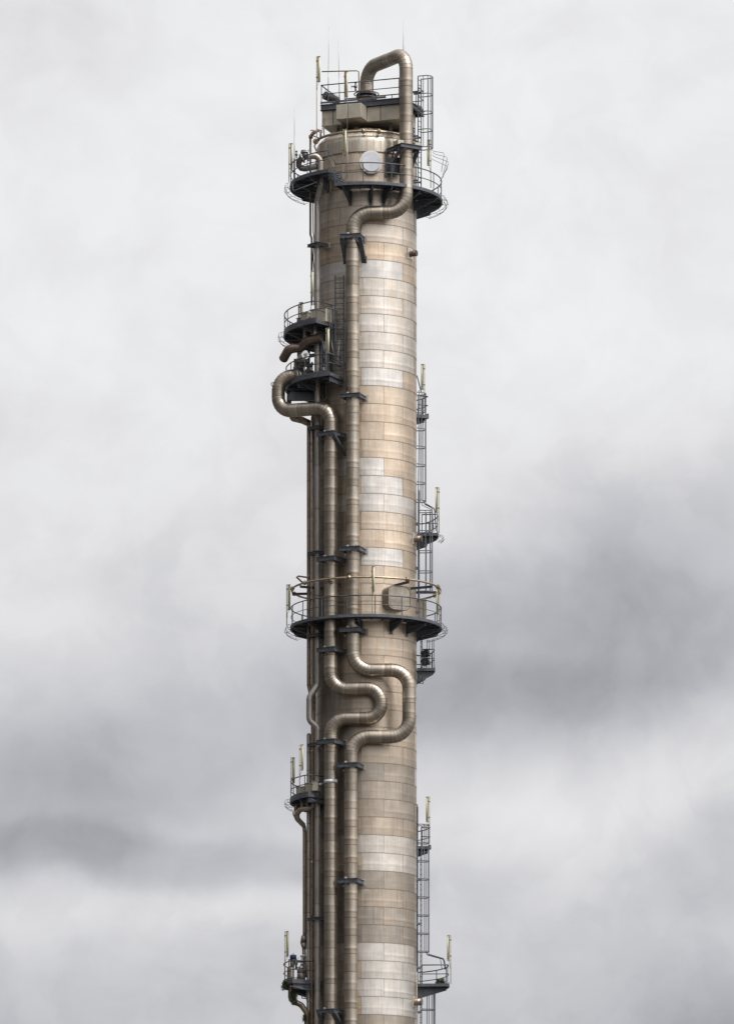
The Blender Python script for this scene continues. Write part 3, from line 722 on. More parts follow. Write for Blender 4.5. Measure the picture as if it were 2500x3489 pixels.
# ------------------------------------------------------------------ pipe brackets
def bracket(label, th, px, py, d, pr, bh=.22, brace=0, kind='pipe bracket', lugs=True, ext=.14):
    c = P(px, py, d); z = c.z
    n_ = er(th); t_ = et(th)
    t = thing('pipe_bracket', label, 'bracket', Vector((c.x, c.y, z)), 'steel brackets clamping pipes to the tower')
    hw = pr+ext; fr = pr+.10
    for s in (-1, 1):
        f0 = c+t_*s*hw+n_*fr
        # back end where the beam meets the shell
        q = f0.copy(); rel = Vector((q.x-AX, q.y)); nn = Vector((n_.x, n_.y)); bq = rel.dot(nn); cq = rel.length_squared-RC**2
        disc = bq*bq-cq; ln = bq-math.sqrt(disc) if disc > 0 else bq
        ln = min(ln, 3.0); b0 = f0-n_*ln
        m = MB(); m.ibeam(f0, b0, .10, bh, .02); m.build('side_beam', ['steel'], t)
        m = MB(); m.box(b0+n_*.01, t_, n_, UPV, .16, .012, bh/2+.08); m.build('wall_plate', ['lug'], t)
        if brace:
            m = MB(); m.beam(f0-UPV*bh/2-n_*.1, b0-UPV*(bh/2+brace), .26 if brace > 1 else .12, .16); m.box(b0-UPV*(bh/2+brace-.1)+n_*.01, t_, n_, UPV, .17, .012, .2); m.build('brace', ['steel'], t)
    m = MB(); m.ibeam(c-t_*(hw+.10)+n_*(fr+.052), c+t_*(hw+.10)+n_*(fr+.052), .10, bh, .02)
    m.beam(c-t_*(hw-.06)-n_*(fr-.02), c+t_*(hw-.06)-n_*(fr-.02), .08, bh*.8)
    m.build('cross_beam', ['steel'], t)
    if lugs:
        for s in (-.45, .7):
            m = MB(); q = c+t_*pr*s+n_*math.sqrt(max(.01, pr**2*(1-s*s)))*1.02; m.box(q+UPV*(bh/2+.07), t_, n_, UPV, .07, .03, .05); m.build('lug', ['lug'], t)
        m = MB(); q = c+n_*(pr+.02); m.box(q-UPV*(bh/2+.05), t_, n_, UPV, .09, .05, .05); m.build('stop_block', ['rusty'], t)
    return t
FA, FB, FD = 'front pipe', 'second front pipe', 'grey riser'
bracket('large dark bracket with braces holding the front pipe against the upper tower', -14, 1201, 810, dA, .393, .24, 1.15)
bracket('dark bracket round the front pipe just below the valve walkway', -20, 1202, 1352, dA, .393)
bracket('dark bracket round the front pipe, next above the bronze ring', -20, 1202, 1874, dA, .393, .26)
bracket('dark bracket round the front pipe directly under the round walkway', -20, 1202, 2150, dA, .393, .26)
bracket('dark bracket on the front pipe right below its big loop', -20, 1195, 2610, dA, .393, .26)
bracket('dark bracket, lowest on the front pipe, over the silver bands', -20, 1195, 3004, dA, .393, .26)
bracket('dark braced bracket under the elbow of the second front pipe', -34, 1127, 1482, dB, .39, .24, .95)
bracket('dark bracket on the second front pipe above the bronze ring', -34, 1127, 1908, dB, .39, .26)
bracket('dark bracket on the second front pipe just below the round walkway', -34, 1127, 2217, dB, .39, .26)
bracket('dark bracket on the second front pipe right below its single loop', -34, 1127, 2530, dB, .39, .26)
bracket('dark braced bracket on the second front pipe at the bottom edge', -34, 1126, 3447, dB, .39, .22, 1.2)
for lb, py in (('small dark bracket on the grey riser near the top, with clear sky behind', 836), ('small dark bracket on the grey riser under the hooked pipe', 1460), ('small dark bracket on the grey riser above the bronze ring', 1886),
               ('small dark bracket on the grey riser under the round walkway', 2166), ('small dark bracket on the grey riser right below its bend', 2538), ('small dark bracket, lowest on the grey riser', 3132)):
    bracket(lb, -52, 1081, py, dD, .178, .17, 0, lugs=False, ext=.22)
# upper support box of the front pipe
ub = thing('pipe_support', 'big dark triangular frame carrying the front pipe beside the white round cover', 'bracket', P(1383, 520, dA))
thu = 32
c = P(1383, 506, dA-.0)
n_, t_ = er(thu), et(thu)
f1 = c-t_*.62+n_*.5; f2 = c+t_*.62+n_*.5
for f0, nm in ((f1, 'side_beam'), (f2, 'side_beam')):
    b0 = f0-n_*(1.25 if f0 is f2 else 1.6)
    m = MB(); m.ibeam(f0, b0, .14, .24, .025); m.build(nm, ['steel'], ub)
    m = MB(); m.beam(f0-UPV*.15-n_*.15, b0-UPV*1.25, .14, .14); m.beam(b0-UPV*.1, b0-UPV*1.5, .14, .14); m.beam(b0-UPV*1.25+n_*.1, b0-UPV*.15+n_*.75, .07, .07); m.build('brace', ['steel'], ub)
m = MB(); m.ibeam(f1-t_*.1+n_*.075, f2+t_*.1+n_*.075, .14, .24, .025); m.ibeam(f1-n_*.95, f2-n_*.95, .14, .24, .025); m.build('cross_beam', ['steel'], ub)
m = MB(); q = f1-n_*1.2-UPV*.9+t_*.5; m.box(q, t_, n_, UPV, .55, .25, .45); m.build('end_plate', ['steel'], ub)
for s in (-.62, .62):
    m = MB(); q = c+t_*s*.95+n_*.1+UPV*.22; m.box(q, t_, n_, UPV, .20, .28, .12); m.build('spring_box', ['tanbox'], ub)

# ------------------------------------------------------------------ lamps
proto = None
def lamp(label, px, pytop, pybase, d, rot):
    """tubular lamp beside its pole; rot = heading of the lamp from the pole (0 = right)"""
    global proto
    base = P(px, pybase, d); top = P(px, pytop, d); H = top.z-base.z
    if proto is None:
        t = bpy.data.objects.new('tube_lamp', None); scene.collection.objects.link(t); t.empty_display_size = .3
        m = MB(); m.cyl(Vector((0, 0, 0)), Vector((0, 0, 1)), .027, 10); pole = m.build('pole', ['beige'], t)
        m = MB(); m.box(Vector((.10, 0, -.73)), Vector((1, 0, 0)), Vector((0, 1, 0)), UPV, .036, .055, .72); h = m.build('housing', ['olive'], t, .008)
        m = MB(); m.tube([Vector((.165, 0, -1.42)), Vector((.165, 0, -.04))], .052, 12); dd = m.build('diffuser', ['diff'], t)
        for z_ in (-1.46, 0.0):
            m = MB(); m.box(Vector((.13, 0, z_)), Vector((1, 0, 0)), Vector((0, 1, 0)), UPV, .085, .062, .022); m.build('end_cap', ['olive'], t)
        for z_ in (-.25, -1.2):
            m = MB(); m.box(Vector((.03, 0, z_)), Vector((1, 0, 0)), Vector((0, 1, 0)), UPV, .06, .05, .025); m.build('clamp', ['steel2'], t)
        m = MB(); m.tube([Vector((.12, 0, -1.47)), Vector((.10, 0, -1.6)), Vector((.03, -.02, -1.7)), Vector((.035, -.03, -1.95))], .012, 6); m.build('cable', ['cable'], t)
        proto = t
        o = t
    else:
        o = proto.copy(); scene.collection.objects.link(o)
        for ch in proto.children:
            c = ch.copy(); scene.collection.objects.link(c); c.parent = o
    o.location = base; o.rotation_euler = (0, 0, R_(rot))
    for ch in o.children:
        if ch.name.startswith('pole'): ch.scale = (1, 1, H)
        else: ch.location = (0, 0, H-.03)
    tag(o, label, 'lamp', 'tube lamps on poles at the walkways'); return o
lamp('highest tube lamp, on the top left corner post', 1079, 192, 470, 1.2, -20)
lamp('tube lamp on the front rail of the topmost deck', 1174, 244, 345, 1.75, -35)
lamp('tube lamp standing before the domed head, between the two upper walkways', 1169, 441, 610, 4.2, -30)
lamp('tube lamp on the far left rail of the raised upper walkway', 985, 488, 620, .6, 0)
lamp('rusty-looking tube lamp at right beside the tall cage ladder', 1467, 476, 640, 1.7, 180)
lamp('tube lamp at the back of the walkway with tan box casings', 1020, 1030, 1100, .4, -20)
lamp('upright tube lamp between the grey riser and the tan box casing', 1060, 924, 1092, 2.9, -60)
lamp('tube lamp on the valve walkway, in front of the big twin pipes', 1111, 1118, 1280, 4.0, -35)
lamp('uppermost lone tube lamp on the right edge, at the highest landing', 1446, 1240, 1400, -1.9, 180)
lamp('tube lamp on the right landing well above the round walkway', 1495, 1660, 1816, -.3, 180)
lamp('tube lamp on the front rail of the round walkway', 1268, 1930, 2092, 4.4, -60)
lamp('tube lamp at the left extreme of the round walkway', 977, 1991, 2134, .3, 0)
lamp('tube lamp at the right extreme of the round walkway', 1498, 2004, 2138, .6, 180)
lamp('shorter of the two tube lamps on the lower-left walkway', 992, 2580, 2700, .8, 0)
lamp('taller of the two tube lamps on the lower-left walkway', 1021, 2536, 2702, 2.3, 0)
lamp('tube lamp on the narrow landing at lower right', 1463, 2714, 2872, -1.0, 180)
lamp('tube lamp on the bottom-left walkway above the blue motor', 971, 3172, 3345, 1.0, 0)
lamp('tube lamp on the bottom-right landing', 1535, 3186, 3352, -.3, 180)

# ------------------------------------------------------------------ rods
def rod(label, pts, r0=.022, r1=.008, name='lightning_rod'):
    m = MB(); m.tube(pts, r0, 7, 0, True, False, r1); tag(m.build(name, ['rod']), label, 'rod', 'lightning rods')
def rod2(label, px, pyt, pyb, d, px2=None):
    px2 = px2 or px; mid = pyb+(pyt-pyb)*.5
    m = MB(); a, b, c = P(px2, pyb, d), P((px+px2)/2, mid, d), P(px, pyt, d)
    m.cyl(a, b, .025, 8); m.cyl(b-(b-a)*.001, c, .013, 7, 0, .007); tag(m.build('lightning_rod', ['rod']), label, 'rod')
rod2('tallest thin rod, rising at the left end of the topmost deck', 1120, 92, 352, .5, 1118)
rod2('thin rod right of the tallest one on the topmost deck', 1152, 142, 350, .5, 1157)
rod2('thin rod seen above the highest pipe bend', 1373, 73, 300, -1.5)
rod2('short thin rod right behind the one above the highest pipe bend', 1375.5, 121, 300, -1.8)
rod2('thin rod at the far left of the raised upper walkway', 1003, 368, 545, .9)
rod2('thin rod in front of the tan casings and the domed head', 1183, 328, 608, 4.3)

# ------------------------------------------------------------------ ladders
def ladder(label, th, r, z0, z1, cage=None, w_=.45, mat='galvs', out=.74, cw=.36, hoop_step=1.05, bars=7, standoff=True, phi=None, pos=None, flare=None):
    c0 = pos if pos is not None else pol(th, r, 0); n_ = er(phi if phi is not None else th); t_ = et(phi if phi is not None else th)
    c0 = Vector((c0.x, c0.y, 0))
    t = thing('ladder', label, 'ladder', Vector((c0.x, c0.y, z0)))
    for s in (-1, 1):
        m = MB(); p = c0+t_*s*w_/2; m.beam(p+UPV*z0, p+UPV*z1, .07, .04, 0, n_); m.build('rail', [mat], t)
    n = int((z1-z0)/.3); pr = None
    for k in range(min(n, 95)):
        z = z1-.15-k*.3
        if z < z0: break
        if pr is None: m = MB(); m.cyl(c0-t_*w_/2+UPV*z, c0+t_*w_/2+UPV*z, .02, 6); pr = m.build('rung', [mat], t); pz = z
        else:
            o = pr.copy(); scene.collection.objects.link(o); o.parent = t; o.location = pr.location+UPV*(z-pz)
    if cage:
        cz0, cz1 = cage
        prof = []
        for k in range(13):
            a = math.pi*k/12; x = math.cos(a); y = math.sin(a)
            sx = math.copysign(abs(x)**.55, x); sy = abs(y)**.55; prof.append(c0+t_*(-sx*cw)+n_*(.04+sy*out))
        prof = [c0-t_*w_/2]+prof+[c0+t_*w_/2]
        z = cz0; hp = None
        cg = MB()
        while z <= cz1+.02:
            m = MB(); b_ = [q+UPV*z for q in prof]
            for i in range(len(b_)-1): m.beam(b_[i], b_[i+1], .012, .055)
            m.build('hoop', [mat], t); z += (cz1-cz0)/max(1, round((cz1-cz0)/hoop_step))
        for i in ([2, 5, 7, 9, 12] if bars == 5 else range(2, 13, 2)):
            m = MB(); q = prof[i]; m.beam(q+UPV*(cz0-.02), q+UPV*(cz1+.02), .045, .035); m.build('cage_bar', [mat], t)
        if flare:
            fz, fo = flare
            for k, i in enumerate((3, 5, 7, 9)):
                q = prof[i]; m = MB(); o2 = fo+.05*k
                m.tube([q+UPV*cz0, q+UPV*(cz0-.15), q+n_*(o2*.95)+UPV*(cz0-.38), q+n_*o2+UPV*(cz0-.5), q+n_*(o2+.08)+UPV*fz], .022, 6); m.build('flared_bar', ['railm'], t)
    if standoff:
        z = z0+.8
        while z < z1-.5:
            for s in (-1, 1):
                m = MB(); p = c0+t_*s*w_/2; rel = Vector((p.x-AX, p.y)); nn = Vector((n_.x, n_.y)); bq = rel.dot(nn); dq = bq*bq-(rel.length_squared-RC**2)
                if dq > 0 and bq > 0: m.beam(p+UPV*z, p-n_*(bq-math.sqrt(dq))+UPV*z, .02, .10)
                if m.v: m.build('standoff', [mat], t)
            z += 2.6
    return t
ladder('tall caged ladder rising from the upper walkway to the topmost deck at right', 66, 3.42, zT, zp(287), (zp(528), zp(287)), phi=66, hoop_step=1.0)
ladder('caged ladder above the bronze ring along the right edge', 82, 3.14, zM, zp(1676), (zp(2022), zp(1748)), phi=86)
ladder('high caged ladder half hidden behind the right edge of the tower', 117, 3.10, zR2, zp(1318), (zp(1690), zp(1322)), flare=(zR2+.6, .55))
ladder('caged ladder down the lower right edge ending in flared bars', 101, 3.05, zR5, zp(2745), (zp(3239), zp(2806)), flare=(zR5+1.0, .85), out=.66)
ladder('bottom caged ladder under the plant-grown landing', 99, 3.27, 0.3, zp(2880), (3.0, zp(3376)), out=.78)
ladder('short dark ladder between the two left walkways, facing forward', -32, 3.2, zP3, zp(978), None, mat='railm', phi=-8, pos=Vector(((1157-CX)/58.2, -2.95, 0)), w_=.5)
ladder('ladder between the round walkway and the floodlight landing', 100, 3.3, zR3, zM, None, standoff=False)
# flared guard at upper right
gd = MB()
for k in range(4):
    a = 78+k*9; q = pol(a, 3.9, 0)
    gd.tube([Vector((q.x, q.y, zp(522))), pol(a, 4.05, zp(528)), pol(a, 4.62+.1*k, zp(535+k*4)), pol(a, 4.66+.1*k, zp(542+k*4)), pol(a, 4.50, zp(600))], .014, 6)
tag(gd.build('flared_guard', ['railm']), 'thin bent guard bars flaring out over the upper right railing', 'guard rail')

# ------------------------------------------------------------------ topmost deck
ea = Vector((math.cos(R_(19)), -math.sin(R_(19)), 0)); eb = Vector((math.sin(R_(19)), math.cos(R_(19)), 0))
FL = P(1093, 356, .95); WD, DP = 5.25, 3.3
td = thing('top_platform', 'rectangular railed deck crowning the tower above the tan casings', 'platform', FL)
def tp(u, v, dz=0): return FL+ea*u+eb*v+UPV*dz
m = MB(); m.box(tp(WD/2, DP/2, -.02), ea, eb, UPV, WD/2, DP/2, .02); m.build('deck', ['grate'], td)
m = MB()
for (u0, v0, u1, v1) in ((0, 0, WD, 0), (0, DP, WD, DP), (0, 0, 0, DP), (WD, 0, WD, DP), (WD*.5, 0, WD*.5, DP), (WD*.25, 0, WD*.25, DP), (WD*.75, 0, WD*.75, DP)):
    m.ibeam(tp(u0, v0, -.20), tp(u1, v1, -.20), .12, .30)
m.build('edge_beam', ['steel'], td)
m = MB(); m.beam(tp(0, -.07, .07), tp(WD*.77, -.07, .07), .01, .12); m.build('toe_board', ['steel2'], td)
for run in ([tp(4.85, 0), tp(.35, 0), tp(.02, 0), tp(.02, DP)], [tp(5.0, 0), tp(WD-.1, 0), tp(WD-.1, 1.2)], [tp(WD, 2.3), tp(WD, DP), tp(.3, DP)]): railing(td, [run])
m = MB(); m.tube([tp(4.85, 0, 1.12), tp(4.93, 0, 1.05), tp(4.93, 0, .62), tp(4.85, 0, .56)], .027, 8); m.tube([tp(5.0, 0, 1.12), tp(4.96, 0, .9), tp(5.05, 0, .56)], .027, 8); m.build('gate_post', ['railm'], td)
for (u, v) in ((.8, .8), (WD-1.2, .8), (.8, DP-.5), (WD-1.2, DP-.5)):
    q = tp(u, v); rr = math.hypot(q.x-AX, q.y); zz = zc+hc*math.sqrt(max(0, 1-(rr/RC)**2))-.05
    m = MB(); m.beam(Vector((q.x, q.y, zz)), q-UPV*.36, .16, .16); m.build('leg', ['steel'], td)
m = MB(); m.box(tp(WD/2+.1, 2.3, -1.45), ea, eb, UPV, 2.2, .08, .75); m.box(tp(1.0, 1.7, -1.5), ea, eb, UPV, .08, .6, .45); m.build('support_frame', ['steel'], td)
# tan casings
def casing(label, u0, u1, v0, v1, zt_, zb_, seams_):
    t = thing('duct_casing', label, 'casing', tp((u0+u1)/2, (v0+v1)/2, zb_))
    m = MB(); m.box(tp((u0+u1)/2, (v0+v1)/2, (zt_+zb_)/2), ea, eb, UPV, (u1-u0)/2, (v1-v0)/2, (zt_-zb_)/2); m.build('box', ['tanbox'], t, .015)
    for u in seams_:
        m = MB(); m.box(tp(u, v0-.012, (zt_+zb_)/2), ea, eb, UPV, .018, .011, (zt_-zb_)/2-.01); m.build('joint_strip', ['seam'], t)
    m = MB(); m.box(tp((u0+u1)/2, (v0+v1)/2, zb_-.011), ea, eb, UPV, (u1-u0)/2+.03, (v1-v0)/2+.03, .01)
    m.build('bottom_sheet', ['dullp' if 'dullp' in M else 'tanbox'], t)
casing('left tan metal casing hanging under the topmost deck', .02, 1.26, .12, 2.6, -.365, -1.22, [.72])
casing('middle tan metal casing jutting forward beyond the other two', 1.27, 2.81, -.92, 2.4, -.362, -1.18, [2.0])
casing('right tan metal casing partly behind the tall front pipe', 2.82, 4.95, .12, 2.6, -.365, -1.20, [3.65])
# frame on the deck, hand valve, motor
m = MB(); m.tube([P(1096, 244, .9), P(1215, 241, .9), P(1222, 244, .9), P(1223, 330, .9)], .035, 8); tag(m.build('hoop_guard', ['rusty']), 'thin rusty hoop standing on the topmost deck left of the highest bend', 'guard rail')
def handvalve(label, p, sc=1.0, mat='valve', ax=Vector((-1, 0, 0))):
    t = thing('hand_valve', label, 'valve', p)
    m = MB(); m.cyl(p-UPV*.22*sc, p+UPV*.22*sc, .045*sc, 10); m.cyl(p-UPV*.06*sc, p+UPV*.06*sc, .085*sc, 12); m.cyl(p-ax*.06*sc, p+ax*.2*sc, .03*sc, 8); m.cyl(p+UPV*.2*sc, p+UPV*.24*sc, .08*sc, 10); m.build('body', [mat], t)
    m = MB(); q = p+ax*.22*sc; u = UPV; v = ax.cross(u); m.tube([q+(u*math.cos(R_(k*30))+v*math.sin(R_(k*30)))*.10*sc for k in range(12)], .015*sc, 6, 0, False, True); m.beam(q-u*.1*sc, q+u*.1*sc, .015, .015); m.beam(q-v*.1*sc, q+v*.1*sc, .015, .015, 0); m.build('handwheel', [mat], t)
    return t
hv = handvalve('small hand valve on a bent stem left of the topmost pipe flange', P(1211, 295, .9), 1.1)
m = MB(); m.tube([P(1212, 300, .9), P(1213, 311, .9), P(1224, 313, .9)], .03, 8); m.build('stem_pipe', ['valve'], hv)
mt = thing('cable_bundle', 'dark heap of ribbed machinery in the left corner of the topmost deck', 'machinery', P(1125, 350, .6))
m = MB(); a, b = P(1106, 325, .3), P(1150, 345, -.2)
m.cyl(a, b, .17, 18)
for k in range(12): q = a.lerp(b, k/11); m.cyl(q-(b-a).normalized()*.012, q+(b-a).normalized()*.012, .24, 18)
m.build('ribbed_tube', ['valve'], mt); m = MB()
for k in range(9): q = a.lerp(b, k/8); m.beam(q, q+Vector((.06, 0, .34)), .03, .03)
m.build('stud', ['valve'], mt)
m = MB(); a = P(1408, 368, .2); b = P(1429, 376, -.1); m.cyl(a, b, .26, 20); m.cyl(a+Vector((.1, 0, 0)), a+Vector((.16, 0, 0)), .33, 20); m.cyl(b, b+Vector((.2, 0, 0)), .08, 10)
tag(m.build('winch', ['steel']), 'dark drum mounted behind the tall ladder at deck level', 'drum')

# ------------------------------------------------------------------ gooseneck valve at upper left
gv = thing('relief_valve', 'grey flanged valve with a bulging elbow loop on the raised upper-left walkway', 'valve', P(1045, 560, 1.6))
dg = dD+.3
m = pipe_mb([P(1052, 532, dg), P(1022, 548, dg-.2), P(1020, 566, dg-.3), P(1034, 574, dg-.3), P(1082, 568, dg-.2)], [.2, .12, .15], .19, seam=0, seams=False, lens=False); m.build('elbow_loop', ['valvel'], gv) if False else None
m = MB(); m.tube([P(1054, 531, dg), P(1040, 534, dg), P(1026, 541, dg-.1), P(1018, 552, dg-.2), P(1018, 564, dg-.3), P(1026, 573, dg-.35), P(1038, 575, dg-.35), P(1060, 571, dg-.3), P(1082, 567, dg-.25)], .19, 22, 0, True, False, .16)
m.build('elbow_loop', ['valve'], gv)
m = MB(); flange(m, P(1051, 532, dg), Vector((1, 0, 0)), .29, .07); flange(m, P(1029, 540, dg-.1), Vector((.8, 0, .5)), .29, .07)
c = P(1041, 520, dg); m.cyl(P(1041, 534, dg), c, .20, 18); flange(m, c, UPV, .29, .07); flange(m, c+UPV*.08, UPV, .28, .06)
m.build('flange', ['valvel'], gv)
m = MB()
for k in range(5):
    q = P(1060+k*4.2, 571.5-k*.8, dg-.3); m.cyl(q-Vector((.02, 0, 0)), q+Vector((.02, 0, 0)), .235, 20)
m.build('bellows', ['valvel'], gv)
m = MB(); m.cyl(P(1003, 614, 1.3), P(1003, 540, 1.3), .055, 12); ps = m.build('davit_post', ['steel']); tag(ps, 'stout dark post with a small hand valve on top, upper-left walkway', 'post')
handvalve('tiny hand valve on the stout post at far upper left', P(1010, 527, 1.3), .9, 'steel', UPV)
m = MB(); m.tube([P(997, 627, 2.2), P(998, 648, 2.4), P(1000, 651, 2.5), P(1081, 620, 3.2)], .035, 8); tag(m.build('brace_rod', ['steel2']), 'bent dark rod slung under the raised upper-left walkway', 'rod')

# ------------------------------------------------------------------ valve train on the left
vt = thing('control_valve', 'large flanged valve with a slanted grey actuator cylinder, where the hooked pipe ends', 'valve', P(1030, 1290, 1.5))
xx = Vector((1, .05, 0)).normalized()
m = MB()
for px, r in ((1003, .44), (1009, .44), (1034, .34), (1041, .34), (1052, .36), (1062, .36)): flange(m, P(px, 1280-(px-1000)*.04, 1.48), xx, r, .06, 14)
m.cyl(P(1003, 1280, 1.5), P(1070, 1277, 1.45), .24, 22); m.cyl(P(1014, 1280, 1.5), P(1030, 1279, 1.5), .33, 22, 0, .25); m.build('body', ['valve'], vt)
m = MB(); flange(m, P(1013, 1280, 1.49), xx, .40, .10, 14); m.cyl(P(1020, 1279, 1.5), P(1028, 1279, 1.5), .30, 20); m.build('bright_flange', ['valvel'], vt)
m = MB()
for px in (1006, 1057): m.cyl(P(px, 1280, 1.5)-xx*.03, P(px, 1280, 1.5)+xx*.03, .40, 20)
m.build('gasket', ['ochre'], vt)
m = MB(); a = P(1016, 1232, 1.4); b = P(1040, 1210, 2.6); m.cyl(a, b, .22, 24); m.cyl(b, b+(b-a).normalized()*.03, .235, 24); m.build('actuator', ['galvs2' if 'galvs2' in M else 'valvel'], vt)
m = MB(); m.cyl(b+(b-a).normalized()*.031, b+(b-a).normalized()*.05, .10, 16); m.build('end_grille', ['valve'], vt)
m = MB(); m.tube([P(1024, 1262, 1.5), P(1020, 1248, 1.5), P(1014, 1236, 1.4)], .16, 14); m.box(P(1008, 1245, 1.3), Vector((1, 0, 0)), Vector((0, 1, 0)), UPV, .12, .2, .35); m.cyl(P(1030, 1265, 1.5), P(1032, 1235, 1.6), .10, 12); m.box(P(1034, 1240, 1.7), Vector((1, 0, 0)), Vector((0, 1, 0)), UPV, .22, .15, .1)
m.build('yoke', ['valve'], vt)
for k, (px, py) in enumerate(((1047, 1255), (1063, 1248))):
    m = MB(); q = P(px, py, 1.4); m.cyl(q-UPV*.5, q+UPV*.25, .05, 10); m.cyl(q+UPV*.1, q+UPV*.16, .12, 12); m.build('stem', ['valve'], vt)
# relief header
hdp = pipe('header_pipe', 'dark brown crooked header pipe slung under the walkway with tan casings',
     [P(966, 1222, 1.0), P(985, 1188, 1.9), P(1028, 1184, 1.9), P(1047, 1161, 2.3), P(1096, 1149, 2.7)], [.45, .35, .35], .27, 'brownpipe', seam=.6, tone=.3)
pipe('branch', '', [P(1070, 1098, 2.4), P(1070, 1155, 2.4)], 0, .195, 'dull', parent=hdp, seam=.4)
pipe('branch', '', [P(1040, 1118, 2.0), P(1040, 1165, 2.0)], 0, .14, 'dull', parent=hdp, seam=.4)
pipe('branch', '', [P(1022, 1185, 1.7), P(1022, 1225, 1.5)], 0, .17, 'dull', parent=hdp, seam=.4)
pipe('return_pipe', 'fat dark pipe crossing under and behind the hooked pipe', [P(985, 1400, .6), P(1000, 1425, .8), P(1030, 1432, 1.1), P(1052, 1442, 1.3)], [.2, .2], .20, 'dull', seam=.5)
m = MB(); m.beam(P(985, 1352, 1.2), P(1073, 1352, 1.2), .3, .45); tag(m.build('support_beam', ['steel']), 'deep dark beam under the valve walkway behind the hooked pipe', 'beam')
m = MB(); m.cyl(P(985, 1374, 1.1), P(985, 1345, 1.1), .14, 14); tag(m.build('pipe_stub', ['dull']), 'short vertical stub in the angle of the hooked pipe', 'pipe')
# casings on P2
def pbox(name, label, px0, px1, py0, py1, d, dp, rot, mat='tanbox', par=None, cham=0):
    """upright box; px0..px1 front face, rot = heading of the front face"""
    a = P(px0, py1, d); b = P(px1, py1, d); zt_ = P(px0, py0, d).z
    n_ = er(rot); t_ = et(rot); wd = (b.x-a.x)/max(.3, math.cos(R_(rot)))
    c = (a+b)/2-n_*dp/2; c.z = (a.z+zt_)/2
    m = MB()
    m.box(c, t_, n_, UPV, wd/2, dp/2, (zt_-a.z)/2)
    o = m.build(name, [mat], par, .02 if not cham else cham)
    return o, c
zz = []
for (lb, x0, x1, y0, y1, d, dp, rt) in (('big tan box casing round the relief valves beside the grey riser', 1056, 1111, 1052, 1100, 2.9, 1.0, -35),
                                ('flared brown-tan box casing left of the bigger one', 1023, 1048, 1068, 1112, 2.0, .7, -50),
                                ('smallest grey box at the outer end of the casings', 1010, 1021, 1084, 1112, 1.6, .5, -50)):
    t = thing('valve_casing', lb, 'casing', P((x0+x1)/2, y1, d)); o, c = pbox('box', '', x0, x1, y0, y1, d, dp, rt, 'tanbox' if 'small' not in lb else 'galvs', t, .05)
    m = MB(); m.box(Vector((c.x, c.y, P(x0, y0, d).z+.012)), et(rt), er(rt), UPV, (x1-x0)/58/2/math.cos(R_(rt))+.03, dp/2+.03, .012); m.build('lid', ['tanbox'], t)
pipe('relief_line', 'short bronze elbow between the tan box casing and the dark ladder', [P(1108, 1075, 2.0), P(1132, 1068, 2.3), P(1134, 1085, 2.3), P(1134, 1100, 2.3)], [.1, .1], .2, 'pipe', seam=.5)
m = MB(); m.tube([P(1117, 1165, 3.2), P(1122, 1175, 3.2), P(1104, 1240, 3.4)], .03, 6); m.tube([P(1129, 1163, 3.3), P(1139, 1225, 3.3)], .03, 6); m.tube([P(1156, 1158, 3.3), P(1150, 1225, 3.3), P(1155, 1235, 3.3)], .03, 6); m.beam(P(1100, 1163, 3.1), P(1108, 1220, 3.1), .06, .06); m.beam(P(1107, 1163, 3.1), P(1105, 1220, 3.1), .06, .06)
tag(m.build('strut_frame', ['galvs']), 'splayed grey struts between the two left walkways beside the ladder', 'frame')
m = MB()
for h_, r_ in ((P(1150, 1042, 3.2), .0), (P(1150, 1120, 3.2), .0), (P(1150, 1165, 3.2), .0)):
    m.tube([h_+Vector((-.75, .3, 0)), h_+Vector((-.3, -.1, 0)), h_+Vector((0, -.25, .0)), h_+Vector((.35, -.2, -.03))], .025, 6)
for px in (1124, 1131, 1143): m.beam(P(px, 1042, 3.2), P(px, 1165, 3.2), .05, .02)
tag(m.build('ladder_guard', ['railm']), 'dark guard hoops with vertical bars around the left walkway ladder', 'guard rail')

# dark steel and small valves packed between the two left walkways
fr = thing('support_frame', 'dark steel frame packed behind the grey riser between the two left walkways', 'frame', P(1100, 1290, 2.0))
for (a_, b_) in ((P(1096, 1160, 2.1), P(1096, 1295, 2.1)), (P(1118, 1150, 2.3), P(1118, 1290, 2.3)), (P(1052, 1165, 1.2), P(1052, 1290, 1.2))):
    m = MB(); m.beam(a_, b_, .16, .16); m.build('upright', ['steel'], fr)
for (a_, b_) in ((P(1045, 1215, 1.3), P(1122, 1200, 2.4)), (P(1045, 1168, 1.3), P(1122, 1152, 2.4)), (P(1096, 1200, 2.1), P(1118, 1280, 2.3))):
    m = MB(); m.ibeam(a_, b_, .14, .18); m.build('cross_beam', ['steel'], fr)
m = MB(); m.box(P(1105, 1228, 2.05), Vector((1, 0, 0)), Vector((0, 1, 0)), UPV, .20, .10, .42); m.build('junction_box', ['steel2'], fr)
for i_, (px_, py_, lb_) in enumerate(((1046, 1232, 'small dark hand valve just right of the slanted actuator'), (1060, 1262, 'small dark hand valve between the big valve flanges and the grey riser'), (1103, 1262, 'small dark hand valve right of the grey riser on the valve walkway'))):
    handvalve(lb_, P(px_, py_, 1.9 if i_ < 2 else 2.6), 1.3, 'valve', Vector((-.6, -.8, 0)))
pipe('slender_pipe', 'slim brown pipe rising behind the twin branches under the casings', [P(1100, 1100, 2.0), P(1100, 1180, 2.0), P(1108, 1200, 2.2), P(1108, 1300, 2.2)], [.2, .2], .07, 'brownpipe', seam=.6)
for i_, (px_, d_) in enumerate(((1012, 1.0), (1030, 1.7), (1003, .8))):
    m = MB(); m.cyl(P(px_, 1255, d_), P(px_, 1312, d_), .035, 8); m.cyl(P(px_, 1256, d_), P(px_, 1251, d_), .08, 10)
    m.build('stem', ['valve'], vt)
